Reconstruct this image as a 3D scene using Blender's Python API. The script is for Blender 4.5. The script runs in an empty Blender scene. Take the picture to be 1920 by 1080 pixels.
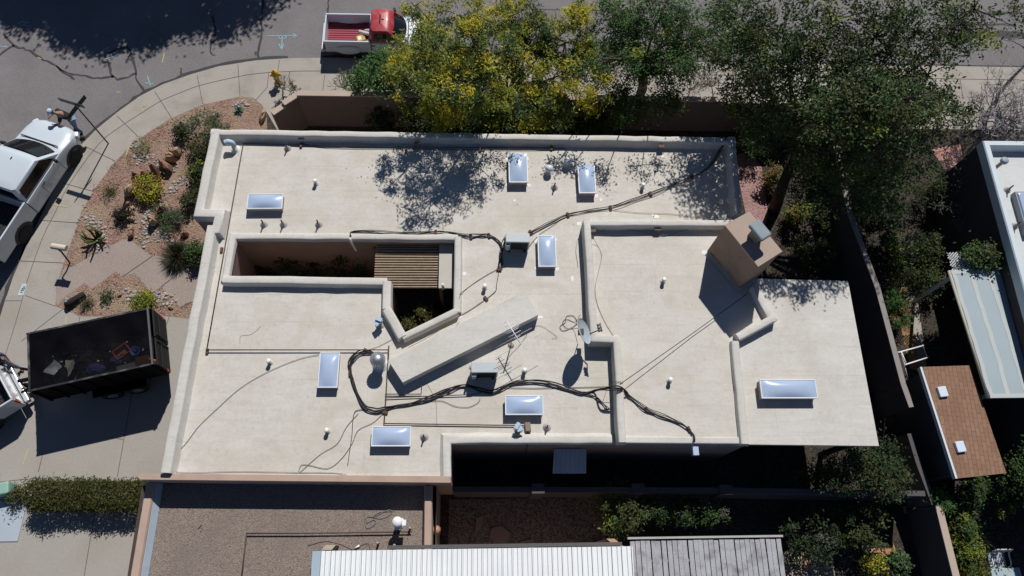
import bpy, bmesh, math, random
import numpy as np
from mathutils import Vector, Matrix, geometry
random.seed(7); rng = np.random.default_rng(11)
S = bpy.context.scene; COL = S.collection
# ---------------------------------------------------------------- camera
FPX, CAMZ = 1410.0, 26.0
def _n(v): return v/np.linalg.norm(v)
_zc = -_n(np.array([(898-960)/FPX, (540-1080)/FPX, -1.0]))
_yc = _n(np.array([(898-960)/FPX, (540+3158)/FPX, -1.0])); _yc = _n(_yc-_zc*np.dot(_yc, _zc))
_xc = np.cross(_yc, _zc); ROT = np.stack([_xc, _yc, _zc])
cd = bpy.data.cameras.new('camera'); cam = bpy.data.objects.new('camera', cd); COL.objects.link(cam)
cd.sensor_width = 36; cd.lens = 36*FPX/1920; cd.clip_end = 2000; cd.clip_start = 0.1
M4 = Matrix.Identity(4)
for i in range(3):
    for j in range(3): M4[i][j] = ROT[i][j]
M4[2][3] = CAMZ; cam.matrix_world = M4; S.camera = cam
def P(px, py, z=0.0):
    v = ROT @ np.array([(px-960)/FPX, (540-py)/FPX, -1.0]); t = (z-CAMZ)/v[2]
    return Vector((v[0]*t, v[1]*t, z))
def Q(pts, z=0.0): return [(P(a[0], a[1], z).x, P(a[0], a[1], z).y) for a in pts]
# ---------------------------------------------------------------- light
SUND = Vector((0.235, 0.84, 1.0)).normalized()
w = bpy.data.worlds.new('World'); S.world = w; w.use_nodes = True
nt = w.node_tree; bg = nt.nodes['Background']; sky = nt.nodes.new('ShaderNodeTexSky')
sky.sky_type = 'NISHITA'; sky.sun_disc = False
sky.sun_elevation = math.asin(SUND.z); sky.sun_rotation = math.atan2(SUND.x, SUND.y); sky.altitude = 1500; sky.air_density = 0.72; sky.dust_density = 0.1; sky.ozone_density = 4.5
nt.links.new(sky.outputs[0], bg.inputs[0]); bg.inputs[1].default_value = 0.056
sl = bpy.data.lights.new('sun', 'SUN'); sl.energy = 4.4; sl.angle = math.radians(0.55); sl.color = (1.0, 0.97, 0.925)
so = bpy.data.objects.new('sun', sl); COL.objects.link(so); so.rotation_euler = SUND.to_track_quat('Z', 'Y').to_euler(); so.location = (5, 20, 40)
S.view_settings.view_transform = 'Standard'; S.view_settings.look = 'None'; S.view_settings.exposure = 0.0; S.view_settings.gamma = 1.0
# ---------------------------------------------------------------- materials
MATS = {}
def mat(name, col, rough=0.9, var=0.12, scale=2.0, fine=0.08, fscale=40.0, bump=0.0, bscale=60.0, metal=0.0, spec=0.3, stain=None, stain_amt=0.0, sscale=0.6, coat=0.0):
    if name in MATS: return MATS[name]
    m = bpy.data.materials.new(name); m.use_nodes = True; t = m.node_tree; N = t.nodes; L = t.links
    b = N['Principled BSDF']; b.inputs['Roughness'].default_value = rough; b.inputs['Metallic'].default_value = metal
    b.inputs['Specular IOR Level'].default_value = spec; b.inputs['Coat Weight'].default_value = coat
    tc = N.new('ShaderNodeTexCoord')
    def noise(sc, det=4):
        n = N.new('ShaderNodeTexNoise'); n.inputs['Scale'].default_value = sc; n.inputs['Detail'].default_value = det
        L.new(tc.outputs['Object'], n.inputs['Vector']); return n
    n1 = noise(scale); n2 = noise(fscale, 3)
    a = N.new('ShaderNodeMath'); a.operation = 'MULTIPLY_ADD'; a.inputs[1].default_value = 2*var; a.inputs[2].default_value = 1-var
    L.new(n1.outputs[0], a.inputs[0])
    c = N.new('ShaderNodeMath'); c.operation = 'MULTIPLY_ADD'; c.inputs[1].default_value = 2*fine; c.inputs[2].default_value = 1-fine
    L.new(n2.outputs[0], c.inputs[0])
    d = N.new('ShaderNodeMath'); d.operation = 'MULTIPLY'; L.new(a.outputs[0], d.inputs[0]); L.new(c.outputs[0], d.inputs[1])
    base = N.new('ShaderNodeRGB'); base.outputs[0].default_value = (*col, 1); src = base.outputs[0]
    if stain:
        n3 = noise(sscale, 6); r = N.new('ShaderNodeMapRange'); r.inputs[1].default_value = 0.48; r.inputs[2].default_value = 0.72
        r.inputs[4].default_value = stain_amt; L.new(n3.outputs[0], r.inputs[0])
        mx = N.new('ShaderNodeMix'); mx.data_type = 'RGBA'; L.new(r.outputs[0], mx.inputs[0]); L.new(src, mx.inputs[6]); mx.inputs[7].default_value = (*stain, 1); src = mx.outputs[2]
    v = N.new('ShaderNodeVectorMath'); v.operation = 'SCALE'; L.new(src, v.inputs[0]); L.new(d.outputs[0], v.inputs['Scale'])
    L.new(v.outputs[0], b.inputs['Base Color'])
    if bump:
        bm_ = N.new('ShaderNodeBump'); bm_.inputs['Strength'].default_value = bump; bm_.inputs['Distance'].default_value = 0.02
        n4 = noise(bscale, 3); L.new(n4.outputs[0], bm_.inputs['Height']); L.new(bm_.outputs[0], b.inputs['Normal'])
    m['src'] = 1; MATS[name] = m; return m
def gravel(name, cols, scale=14.0, bump=0.6, big=(1.0, 1.0, 1.0), bigamt=0.0):
    m = bpy.data.materials.new(name); m.use_nodes = True; t = m.node_tree; N = t.nodes; L = t.links; b = N['Principled BSDF']
    b.inputs['Roughness'].default_value = 0.95; b.inputs['Specular IOR Level'].default_value = 0.15
    tc = N.new('ShaderNodeTexCoord'); vo = N.new('ShaderNodeTexVoronoi'); vo.inputs['Scale'].default_value = scale; L.new(tc.outputs['Object'], vo.inputs['Vector'])
    sp = N.new('ShaderNodeSeparateColor'); L.new(vo.outputs['Color'], sp.inputs[0])
    cr = N.new('ShaderNodeValToRGB'); cr.color_ramp.interpolation = 'LINEAR'
    e = cr.color_ramp.elements; e[0].position = 0; e[0].color = (*cols[0], 1); e[1].position = 1; e[1].color = (*cols[-1], 1)
    for k in range(1, len(cols)-1): q = e.new(k/(len(cols)-1)); q.color = (*cols[k], 1)
    L.new(sp.outputs[0], cr.inputs[0]); src = cr.outputs[0]
    n = N.new('ShaderNodeTexNoise'); n.inputs['Scale'].default_value = 0.9; n.inputs['Detail'].default_value = 5; L.new(tc.outputs['Object'], n.inputs['Vector'])
    r = N.new('ShaderNodeMapRange'); r.inputs[1].default_value = 0.42; r.inputs[2].default_value = 0.66; r.inputs[4].default_value = bigamt; L.new(n.outputs[0], r.inputs[0])
    mx = N.new('ShaderNodeMix'); mx.data_type = 'RGBA'; mx.blend_type = 'MIX'; L.new(r.outputs[0], mx.inputs[0]); L.new(src, mx.inputs[6]); mx.inputs[7].default_value = (*big, 1)
    n2 = N.new('ShaderNodeTexNoise'); n2.inputs['Scale'].default_value = scale*2.2; L.new(tc.outputs['Object'], n2.inputs['Vector'])
    r2 = N.new('ShaderNodeMapRange'); r2.inputs[1].default_value = 0.25; r2.inputs[2].default_value = 0.75; r2.inputs[3].default_value = 0.72; r2.inputs[4].default_value = 1.28; L.new(n2.outputs[0], r2.inputs[0])
    v = N.new('ShaderNodeVectorMath'); v.operation = 'SCALE'; L.new(mx.outputs[2], v.inputs[0]); L.new(r2.outputs[0], v.inputs['Scale'])
    L.new(v.outputs[0], b.inputs['Base Color'])
    bp = N.new('ShaderNodeBump'); bp.inputs['Strength'].default_value = bump; bp.inputs['Distance'].default_value = 0.05; bp.invert = True
    L.new(vo.outputs['Distance'], bp.inputs['Height']); L.new(bp.outputs[0], b.inputs['Normal']); MATS[name] = m; return m
def leafmat(name, cols, trans=0.42, rough=0.6):
    m = bpy.data.materials.new(name); m.use_nodes = True; t = m.node_tree; N = t.nodes; L = t.links; b = N['Principled BSDF']
    b.inputs['Roughness'].default_value = rough; b.inputs['Specular IOR Level'].default_value = 0.3
    g = N.new('ShaderNodeNewGeometry'); cr = N.new('ShaderNodeValToRGB'); e = cr.color_ramp.elements
    e[0].color = (*cols[0], 1); e[1].color = (*cols[-1], 1)
    for k in range(1, len(cols)-1): q = e.new(k/(len(cols)-1)); q.color = (*cols[k], 1)
    L.new(g.outputs['Random Per Island'], cr.inputs[0]); L.new(cr.outputs[0], b.inputs['Base Color'])
    tr = N.new('ShaderNodeBsdfTranslucent'); L.new(cr.outputs[0], tr.inputs[0]); mx = N.new('ShaderNodeMixShader'); mx.inputs[0].default_value = trans
    L.new(b.outputs[0], mx.inputs[1]); L.new(tr.outputs[0], mx.inputs[2]); L.new(mx.outputs[0], N['Material Output'].inputs[0]); MATS[name] = m; return m
def brickmat(name, c1, c2, cm, bw, bh, mortar, rough=0.9, rot=0.0, bump=0.2, fscale=60, mapz=None):
    m = bpy.data.materials.new(name); m.use_nodes = True; t = m.node_tree; N = t.nodes; L = t.links; b = N['Principled BSDF']
    b.inputs['Roughness'].default_value = rough; b.inputs['Specular IOR Level'].default_value = 0.2
    tc = N.new('ShaderNodeTexCoord'); mp = N.new('ShaderNodeMapping'); mp.inputs['Rotation'].default_value = (mapz or 0, 0, rot); L.new(tc.outputs['Object'], mp.inputs[0])
    br = N.new('ShaderNodeTexBrick'); br.inputs['Scale'].default_value = 1; br.inputs['Brick Width'].default_value = bw; br.inputs['Row Height'].default_value = bh
    br.inputs['Mortar Size'].default_value = mortar; br.inputs['Color1'].default_value = (*c1, 1); br.inputs['Color2'].default_value = (*c2, 1); br.inputs['Mortar'].default_value = (*cm, 1)
    L.new(mp.outputs[0], br.inputs['Vector'])
    n = N.new('ShaderNodeTexNoise'); n.inputs['Scale'].default_value = fscale; n.inputs['Detail'].default_value = 4; L.new(tc.outputs['Object'], n.inputs['Vector'])
    n3 = N.new('ShaderNodeTexNoise'); n3.inputs['Scale'].default_value = 1.2; n3.inputs['Detail'].default_value = 5; L.new(tc.outputs['Object'], n3.inputs['Vector'])
    mm = N.new('ShaderNodeMath'); mm.operation = 'ADD'; L.new(n.outputs[0], mm.inputs[0]); L.new(n3.outputs[0], mm.inputs[1])
    r = N.new('ShaderNodeMapRange'); r.inputs[1].default_value = 0.6; r.inputs[2].default_value = 1.4; r.inputs[3].default_value = 0.8; r.inputs[4].default_value = 1.18; L.new(mm.outputs[0], r.inputs[0])
    v = N.new('ShaderNodeVectorMath'); v.operation = 'SCALE'; L.new(br.outputs[0], v.inputs[0]); L.new(r.outputs[0], v.inputs['Scale']); L.new(v.outputs[0], b.inputs['Base Color'])
    bp = N.new('ShaderNodeBump'); bp.inputs['Strength'].default_value = bump; bp.inputs['Distance'].default_value = 0.01; L.new(br.outputs['Fac'], bp.inputs['Height']); bp.invert = True; L.new(bp.outputs[0], b.inputs['Normal'])
    MATS[name] = m; return m
def roofmat(name, col, amt=1.0):
    """white-grey elastomeric coating: rolled laps, ponding stains, dirt specks"""
    m = bpy.data.materials.new(name); m.use_nodes = True; t = m.node_tree; N = t.nodes; L = t.links; b = N['Principled BSDF']
    b.inputs['Roughness'].default_value = 0.75; b.inputs['Specular IOR Level'].default_value = 0.25
    tc = N.new('ShaderNodeTexCoord')
    def noise(sc, det, stretch=None, rough=0.5):
        n = N.new('ShaderNodeTexNoise'); n.inputs['Scale'].default_value = sc; n.inputs['Detail'].default_value = det; n.inputs['Roughness'].default_value = rough
        if stretch:
            mp = N.new('ShaderNodeMapping'); mp.inputs['Scale'].default_value = stretch; L.new(tc.outputs['Object'], mp.inputs[0]); L.new(mp.outputs[0], n.inputs['Vector'])
        else: L.new(tc.outputs['Object'], n.inputs['Vector'])
        return n
    def rng_(sock, a, b_, c, d):
        r = N.new('ShaderNodeMapRange'); r.inputs[1].default_value = a; r.inputs[2].default_value = b_; r.inputs[3].default_value = c; r.inputs[4].default_value = d; L.new(sock, r.inputs[0]); return r.outputs[0]
    def mix(fac, a, colr, blend='MIX'):
        x = N.new('ShaderNodeMix'); x.data_type = 'RGBA'; x.blend_type = blend; L.new(fac, x.inputs[0]); L.new(a, x.inputs[6]); x.inputs[7].default_value = (*colr, 1); return x.outputs[2]
    base = N.new('ShaderNodeRGB'); base.outputs[0].default_value = (*col, 1); c = base.outputs[0]
    c = mix(rng_(noise(0.45, 6, None, .6).outputs[0], .46, .7, 0, .55*amt), c, (col[0]*.86, col[1]*.82, col[2]*.74))
    c = mix(rng_(noise(1.6, 8, (1, 1, 1), .7).outputs[0], .47, .66, 0, .42*amt), c, (col[0]*.80, col[1]*.77, col[2]*.72))
    c = mix(rng_(noise(2.2, 5, (.35, 2.2, 1), .65).outputs[0], .50, .68, 0, .42*amt), c, (col[0]*.83, col[1]*.80, col[2]*.76))
    c = mix(rng_(noise(9, 3, (1, 1, 1), .6).outputs[0], .57, .72, 0, .42*amt), c, (col[0]*.7, col[1]*.66, col[2]*.6))
    c = mix(rng_(noise(1.1, 2, (1.2, .9, 1), .4).outputs[0], .60, .625, 0, .22*amt), c, (col[0]*.84, col[1]*.80, col[2]*.74))
    c = mix(rng_(noise(14, 4, (1, .12, 1), .6).outputs[0], .6, .8, 0, .35*amt), c, (col[0]*.80, col[1]*.77, col[2]*.73))
    c = mix(rng_(noise(.9, 5, (.5, 1.3, 1), .55).outputs[0], .52, .7, 0, .5*amt), c, (col[0]*1.12, col[1]*1.13, col[2]*1.16))
    c = mix(rng_(noise(70, 2).outputs[0], .3, .75, 0, .22*amt), c, (col[0]*.72, col[1]*.72, col[2]*.72))
    c = mix(rng_(noise(11, 3, (.8, 1.1, 1), .7).outputs[0], .42, .72, 0, .26*amt), c, (col[0]*.74, col[1]*.72, col[2]*.69))
    br = N.new('ShaderNodeTexBrick'); br.inputs['Scale'].default_value = 1; br.inputs['Brick Width'].default_value = 9.1; br.inputs['Row Height'].default_value = 0.93; br.inputs['Mortar Size'].default_value = 0.008; br.offset = 0.37
    dist = N.new('ShaderNodeVectorMath'); dist.operation = 'MULTIPLY_ADD'; nn = noise(3, 3); L.new(nn.outputs['Color'], dist.inputs[0]); dist.inputs[1].default_value = (.05, .05, 0); L.new(tc.outputs['Object'], dist.inputs[2]); L.new(dist.outputs[0], br.inputs['Vector'])
    brk = N.new('ShaderNodeMath'); brk.operation = 'MULTIPLY'; L.new(br.outputs['Fac'], brk.inputs[0]); L.new(rng_(noise(.8, 3).outputs[0], .42, .62, 0, .5*amt), brk.inputs[1])
    c = mix(brk.outputs[0], c, (col[0]*.60, col[1]*.66, col[2]*.62))
    L.new(c, b.inputs['Base Color'])
    bp = N.new('ShaderNodeBump'); bp.inputs['Strength'].default_value = .35; bp.inputs['Distance'].default_value = .01; L.new(noise(24, 4).outputs[0], bp.inputs['Height']); L.new(bp.outputs[0], b.inputs['Normal'])
    MATS[name] = m; return m
ROOF = roofmat('roof_coating', (0.60, 0.57, 0.52), 1.3); ROOFW = roofmat('parapet_coating', (0.60, 0.58, 0.545), 1.2)
STUC = mat('stucco_tan', (0.30, 0.235, 0.205), .95, .1, 1.5, .12, 90, .4, 80)
PINK = mat('stucco_pink', (0.44, 0.32, 0.255), .95, .08, 1.2, .1, 70, .3, 80, stain=(.33, .25, .21), stain_amt=.5, sscale=2)
CHIM = mat('stucco_brown', (0.30, 0.215, 0.16), .95, .14, 2, .18, 60, .6, 70, stain=(.235, .165, .125), stain_amt=.7, sscale=2.2)
CHIMT = mat('stucco_chimney_top', (0.40, 0.315, 0.26), .95, .08, 2, .1, 80, .4, 70)
ASPH = mat('asphalt', (0.192, 0.180, 0.183), .92, .14, .7, .30, 15, .5, 90, stain=(.138, .128, .13), stain_amt=.75, sscale=.45)
CONC = mat('concrete', (0.36, 0.33, 0.292), .9, .10, .8, .15, 14, .2, 90, stain=(.265, .235, .205), stain_amt=.7, sscale=1.1)
DRIVE = mat('drive_concrete', (0.345, 0.32, 0.29), .9, .09, .5, .13, 13, .25, 80, stain=(.27, .245, .20), stain_amt=.6, sscale=.5)
PATH = mat('aggregate_path', (0.315, 0.26, 0.228), .95, .12, 1, .28, 16, .6, 60)
JOINT = mat('joint_dark', (0.12, 0.10, 0.09), .95); TAR = mat('tar_sealant', (0.045, 0.042, 0.048), .7, .2, 3)
WHITE = mat('white_paint', (0.75, 0.75, 0.74), .5, .05); WPIPE = mat('white_pvc', (0.72, 0.70, 0.66), .5, .05)
BLACK = mat('black_rubber', (0.018, 0.018, 0.02), .6, .15, 20); CABLE = mat('black_cable', (0.022, 0.02, 0.022), .55, .2, 15); BROWNP = mat('brown_pipe', (0.085, 0.06, 0.048), .7, .2, 8)
GREYC = mat('grey_cable', (0.20, 0.19, 0.18), .6)
GALV = mat('galvanised', (0.52, 0.54, 0.56), .38, .1, 12, metal=.75); GREYM = mat('grey_metal', (0.40, 0.44, 0.46), .5, .08, 6); DARKM = mat('dark_metal', (0.035, 0.035, 0.038), .5, .15, 10)
WOODB = mat('redwood_block', (0.12, 0.06, 0.045), .85, .2, 30)
# ---------------------------------------------------------------- mesh builder
class MB:
    def __init__(s): s.v = []; s.f = []; s.mi = []; s.sm = []
    def add(s, vs, fs, m=0, smooth=False):
        o = len(s.v); s.v += [tuple(q) for q in vs]
        for f in fs: s.f.append([o+i for i in f]); s.mi.append(m); s.sm.append(smooth)
        return s
    def box(s, c, d, rz=0.0, m=0, mtx=None, taper=1.0):
        x, y, z = d[0]/2, d[1]/2, d[2]/2
        vs = [Vector((sx*x*(taper if sz > 0 else 1), sy*y*(taper if sz > 0 else 1), sz*z)) for sz in (-1, 1) for sy in (-1, 1) for sx in (-1, 1)]
        R = Matrix.Rotation(rz, 3, 'Z') if mtx is None else mtx
        vs = [R @ q + Vector(c) for q in vs]
        return s.add(vs, [(0, 2, 3, 1), (4, 5, 7, 6), (0, 1, 5, 4), (2, 6, 7, 3), (0, 4, 6, 2), (1, 3, 7, 5)], m)
    def rbox(s, c, d, rz=0.0, r=.03, m=0):
        x, y, h = d[0]/2, d[1]/2, d[2]
        def ring(ix, z):
            a = x-ix; b = y-ix; q = min(r, a, b)
            pts = []
            for (sx, sy, st) in ((1, 1, 0), (-1, 1, 90), (-1, -1, 180), (1, -1, 270)):
                for k in range(3):
                    an = math.radians(st+k*45); pts.append((sx*(a-q)+q*math.cos(an), sy*(b-q)+q*math.sin(an), z))
            return pts
        R = Matrix.Rotation(rz, 3, 'Z'); rings = [ring(0, -h/2), ring(0, h/2-r), ring(r*.3, h/2-r*.3), ring(r, h/2)]
        vs = [R @ Vector(p)+Vector(c) for g in rings for p in g]; n = 12; fs = []
        for k in range(3):
            for i in range(n): fs.append((k*n+i, k*n+(i+1) % n, (k+1)*n+(i+1) % n, (k+1)*n+i))
        fs.append(tuple(range(3*n, 4*n))); fs.append(tuple(reversed(range(n))))
        return s.add(vs, fs, m)
    def poly(s, pts, z, hole=None, m=0, up=True):
        loops = [[Vector((p[0], p[1], 0)) for p in pts]]
        if hole: loops.append([Vector((p[0], p[1], 0)) for p in hole])
        flat = [q for l in loops for q in l]; tr = geometry.tessellate_polygon(loops); fs = []
        for t in tr:
            a, b, c = [flat[i] for i in t]
            n = (b-a).cross(c-a).z
            fs.append(tuple(t) if (n > 0) == up else tuple(reversed(t)))
        return s.add([(q.x, q.y, z) for q in flat], fs, m)
    def sides(s, pts, z0, z1, m=0, inward=False):
        n = len(pts); area = sum(pts[i][0]*pts[(i+1) % n][1]-pts[(i+1) % n][0]*pts[i][1] for i in range(n))
        q = list(pts) if area > 0 else list(reversed(pts))
        vs = [(p[0], p[1], z0) for p in q]+[(p[0], p[1], z1) for p in q]
        fs = [(i, (i+1) % n, n+(i+1) % n, n+i) for i in range(n)]
        if inward: fs = [tuple(reversed(f)) for f in fs]
        return s.add(vs, fs, m)
    def prism(s, pts, z0, z1, m=0, bottom=True):
        s.poly(pts, z1, m=m); s.sides(pts, z0, z1, m)
        if bottom: s.poly(pts, z0, m=m, up=False)
        return s
    def sweep(s, path, prof, closed=False, m=0, smooth=False):
        """profile = closed list of (offset to the left, z); mitred plan path"""
        p = [Vector((a[0], a[1])) for a in path]; n = len(p); rings = []
        for i in range(n):
            d0 = (p[i]-p[i-1]).normalized() if (closed or i > 0) else None
            d1 = (p[(i+1) % n]-p[i]).normalized() if (closed or i < n-1) else None
            if d0 is None: d0 = d1
            if d1 is None: d1 = d0
            n0 = Vector((-d0.y, d0.x)); n1 = Vector((-d1.y, d1.x)); mm = n0+n1
            mm = mm/max(mm.dot(n0), .3) if mm.length > 1e-4 else n0
            dz = path[i][2] if len(path[i]) > 2 else 0
            rings.append([(p[i].x+mm.x*o, p[i].y+mm.y*o, z+dz) for o, z in prof])
        k = len(prof); vs = [q for r in rings for q in r]; fs = []
        for i in range(n if closed else n-1):
            j = (i+1) % n
            for a in range(k): b = (a+1) % k; fs.append((i*k+a, i*k+b, j*k+b, j*k+a))
        if not closed: fs += [tuple(reversed(range(k))), tuple((n-1)*k+a for a in range(k))]
        ar = sum(prof[i][0]*prof[(i+1) % k][1]-prof[(i+1) % k][0]*prof[i][1] for i in range(k))
        if ar > 0: fs = [tuple(reversed(f)) for f in fs]
        return s.add(vs, fs, m, smooth)
    def tube(s, pts, r, n=6, m=0, smooth=True, cap=True):
        p = [Vector(q[:3]) for q in pts]; k = len(p); rr = r if hasattr(r, '__len__') else [r]*k; vs = []
        ref = Vector((0, 0, 1)); prev = None
        for i in range(k):
            d = (p[min(i+1, k-1)]-p[max(i-1, 0)])
            d = d.normalized() if d.length > 1e-9 else Vector((0, 0, 1))
            if prev is None:
                u = d.cross(ref) if abs(d.dot(ref)) < .95 else d.cross(Vector((1, 0, 0)))
            else: u = prev - d*prev.dot(d)
            if u.length < 1e-6: u = d.orthogonal()
            u.normalize(); prev = u; v_ = d.cross(u)
            for a in range(n): t = 2*math.pi*a/n; vs.append(p[i]+(u*math.cos(t)+v_*math.sin(t))*rr[i])
        fs = [(i*n+a, i*n+(a+1) % n, (i+1)*n+(a+1) % n, (i+1)*n+a) for i in range(k-1) for a in range(n)]
        if cap: fs += [tuple(reversed(range(n))), tuple((k-1)*n+a for a in range(n))]
        return s.add(vs, fs, m, smooth)
    def lathe(s, prof, c=(0, 0, 0), n=12, m=0, mtx=None, smooth=True):
        vs = []
        for r, z in prof:
            for a in range(n):
                t = 2*math.pi*a/n; q = Vector((r*math.cos(t), r*math.sin(t), z)); q = mtx @ q if mtx is not None else q; vs.append(q+Vector(c))
        k = len(prof); fs = [(i*n+a, i*n+(a+1) % n, (i+1)*n+(a+1) % n, (i+1)*n+a) for i in range(k-1) for a in range(n)]
        fs += [tuple(reversed(range(n))), tuple((k-1)*n+a for a in range(n))]
        return s.add(vs, fs, m, smooth)
    def ball(s, c, r, n=10, m=0, sq=(1, 1, 1), jit=0.0, mtx=None):
        prof = []; k = n//2+1; vs = []
        for i in range(k+1):
            ph = math.pi*i/k
            for a in range(n):
                t = 2*math.pi*a/n; j = 1+random.uniform(-jit, jit)
                q = Vector((r*sq[0]*math.sin(ph)*math.cos(t)*j, r*sq[1]*math.sin(ph)*math.sin(t)*j, -r*sq[2]*math.cos(ph)*j)); q = mtx @ q if mtx is not None else q
                vs.append(q+Vector(c))
        fs = [(i*n+a, i*n+(a+1) % n, (i+1)*n+(a+1) % n, (i+1)*n+a) for i in range(k) for a in range(n)]
        return s.add(vs, fs, m, jit == 0)
    def loft(s, rings, m=0, smooth=True, cap=True, closed=True):
        n = len(rings[0]); vs = [q for r in rings for q in r]; k = len(rings)
        fs = [(i*n+a, i*n+(a+1) % n, (i+1)*n+(a+1) % n, (i+1)*n+a) for i in range(k-1) for a in range(n if closed else n-1)]
        if cap and closed: fs += [tuple(reversed(range(n))), tuple((k-1)*n+a for a in range(n))]
        return s.add(vs, fs, m, smooth)
    def build(s, name, mats, parent=None, world=True, loc=None, bevel=0.0, fixn=False):
        me = bpy.data.meshes.new(name); mats = mats if isinstance(mats, (list, tuple)) else [mats]
        off = Vector((0, 0, 0))
        if world and parent is not None:
            q = parent
            while q is not None: off += q.location; q = q.parent
        if loc is not None: off = Vector(loc)
        me.from_pydata([(a[0]-off.x, a[1]-off.y, a[2]-off.z) for a in s.v], [], s.f)
        for mm in mats: me.materials.append(mm)
        me.polygons.foreach_set('material_index', s.mi); me.polygons.foreach_set('use_smooth', s.sm); me.update()
        if fixn:
            b = bmesh.new(); b.from_mesh(me); bmesh.ops.recalc_face_normals(b, faces=b.faces); b.to_mesh(me); b.free()
        o = bpy.data.objects.new(name, me); COL.objects.link(o)
        if parent is not None: o.parent = parent
        elif loc is not None: o.location = off
        if bevel:
            md = o.modifiers.new('bevel', 'BEVEL'); md.width = bevel; md.segments = 2; md.limit_method = 'ANGLE'; md.angle_limit = .6
        return o
def thing(name, label, cat, loc=(0, 0, 0), rz=0.0, group=None):
    o = bpy.data.objects.new(name, None); o.empty_display_size = .3; COL.objects.link(o); o.location = loc; o.rotation_euler = (0, 0, rz)
    return tag(o, label, cat, group)
def tag(o, label, cat, group=None, kind=None):
    o['label'] = label; o['category'] = cat
    if group: o['group'] = group
    if kind: o['kind'] = kind
    return o
def struct(o, label=None, cat=None):
    o['kind'] = 'structure'
    if label: o['label'] = label; o['category'] = cat or o.name.replace('_', ' ')
    return o
def dup(root, loc, rz=0.0, label=None, group=None, scale=None):
    r = root.copy(); COL.objects.link(r); r.location = loc; r.rotation_euler = (0, 0, rz)
    if scale: r.scale = (scale,)*3
    if label: r['label'] = label
    if group: r['group'] = group
    for ch in list(root.children):
        c = ch.copy(); COL.objects.link(c); c.parent = r
        for g in list(ch.children):
            d = g.copy(); COL.objects.link(d); d.parent = c
    return r
def dup_part(part, parent, loc, rz=0.0):
    c = part.copy(); COL.objects.link(c); c.parent = parent; c.location = loc; c.rotation_euler = (0, 0, rz)
    for g in list(part.children):
        d = g.copy(); COL.objects.link(d); d.parent = c
    return c
def smoothpath(pts, k=5):
    p = [Vector(q) for q in pts]; out = []
    for i in range(len(p)-1):
        a = p[max(i-1, 0)]; b = p[i]; c = p[i+1]; d = p[min(i+2, len(p)-1)]
        for j in range(k):
            t = j/k; out.append(.5*((2*b)+(c-a)*t+(2*a-5*b+4*c-d)*t*t+(3*b-a-3*c+d)*t**3))
    out.append(p[-1]); return out
def strip(mb, pts, wd, z, m=0):
    """thin flat painted line following plan points"""
    mb.sweep([(p[0], p[1]) for p in pts], [(-wd/2, z-.002), (wd/2, z-.002), (wd/2, z), (-wd/2, z)], m=m)
# ================================================================ SETTING
def sheet(name, pts, z, m, skirt=None, label=None):
    b = MB(); b.poly(pts, z, m=0)
    if skirt is not None: b.sides(pts, skirt, z)
    return struct(b.build(name, m))
DIRT = gravel('dirt', [(.030, .024, .020), (.060, .049, .042), (.088, .072, .060)], 14, .5, (.04, .033, .027), .6)
REDG = gravel('red_gravel', [(.15, .085, .065), (.27, .165, .125), (.35, .225, .17), (.31, .20, .17), (.20, .115, .09)], 22, .7, (.33, .26, .185), .7)
PINKG = gravel('pink_gravel', [(.24, .13, .13), (.40, .25, .24), (.32, .19, .18)], 18, .6)
TANG = gravel('tan_gravel', [(.20, .15, .11), (.34, .27, .20), (.42, .35, .27)], 16, .5)
BROWNG = gravel('brown_gravel', [(.08, .062, .052), (.18, .145, .12), (.27, .22, .19)], 22, .7)
SOIL = mat('bare_soil', (.30, .185, .095), .95, .12, 3, .2, 40, .5, 40)
K = [(-90, 900), (-60, 800), (-35, 700), (0, 594), (24, 520), (52, 455), (85, 387), (118, 325), (151, 272), (182, 241), (220, 210), (262, 180), (305, 158), (355, 140), (410, 124), (480, 113), (540, 109), (605, 108), (900, 110), (1440, 118), (1920, 126), (2500, 136)]
KW = Q(K)
sheet('ground', [(-300, -300), (300, -300), (300, 300), (-300, 300)], -.16, DIRT)
sheet('road', [(KW[0][0]-2, -60)]+KW+[(120, 20), (120, 27), (-26, 27), (-29, 24), (-29, -60)], -.12, ASPH)
sheet('far_pavement', [(120, 27), (120, 29), (-31, 29), (-31, -60), (-29, -60), (-29, 24), (-26, 27)], -.02, CONC, -.16)
lot = [(KW[0][0]-1, -60)]+KW+[(120, 20), (120, -60)]
sheet('lot', lot, -.012, DIRT)
# kerb: a rolled step standing between road and pavement
kb = MB(); kb.sweep(smoothpath([(x, y, 0) for x, y in KW], 4), [(-.06, -.16), (-.02, -.03), (-.06-.02, -.006), (-.30, -.003), (-.30, -.16)], smooth=False)
struct(kb.build('kerb', CONC, fixn=True))
I = [(50, 552), (104, 574), (106, 534), (122, 486), (145, 423), (152, 398), (178, 353), (217, 302), (250, 269), (286, 243), (321, 221), (381, 196), (400, 192), (450, 181), (475, 183), (490, 195), (500, 210)]
pav = [k for k in KW[3:]]+[(30, 17.0), (-6.9, 17.0), (-7.75, 16.25)]+list(reversed(Q(I)))
sheet('pavement', pav, -.004, CONC)
GBED = Q([(104, 574), (106, 534), (122, 486), (145, 423), (152, 398), (178, 353), (217, 302), (250, 269), (286, 243), (321, 221), (381, 196), (400, 192), (450, 181), (475, 183), (490, 195), (500, 210)])+[(-8.2, 15.2), (-8.6, 14.0), (-9.2, 10), (-9.2, 8.6)]+Q([(318, 593), (198, 593), (152, 593), (137, 587)])
sheet('gravel_bed', GBED, .004, REDG)
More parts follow.
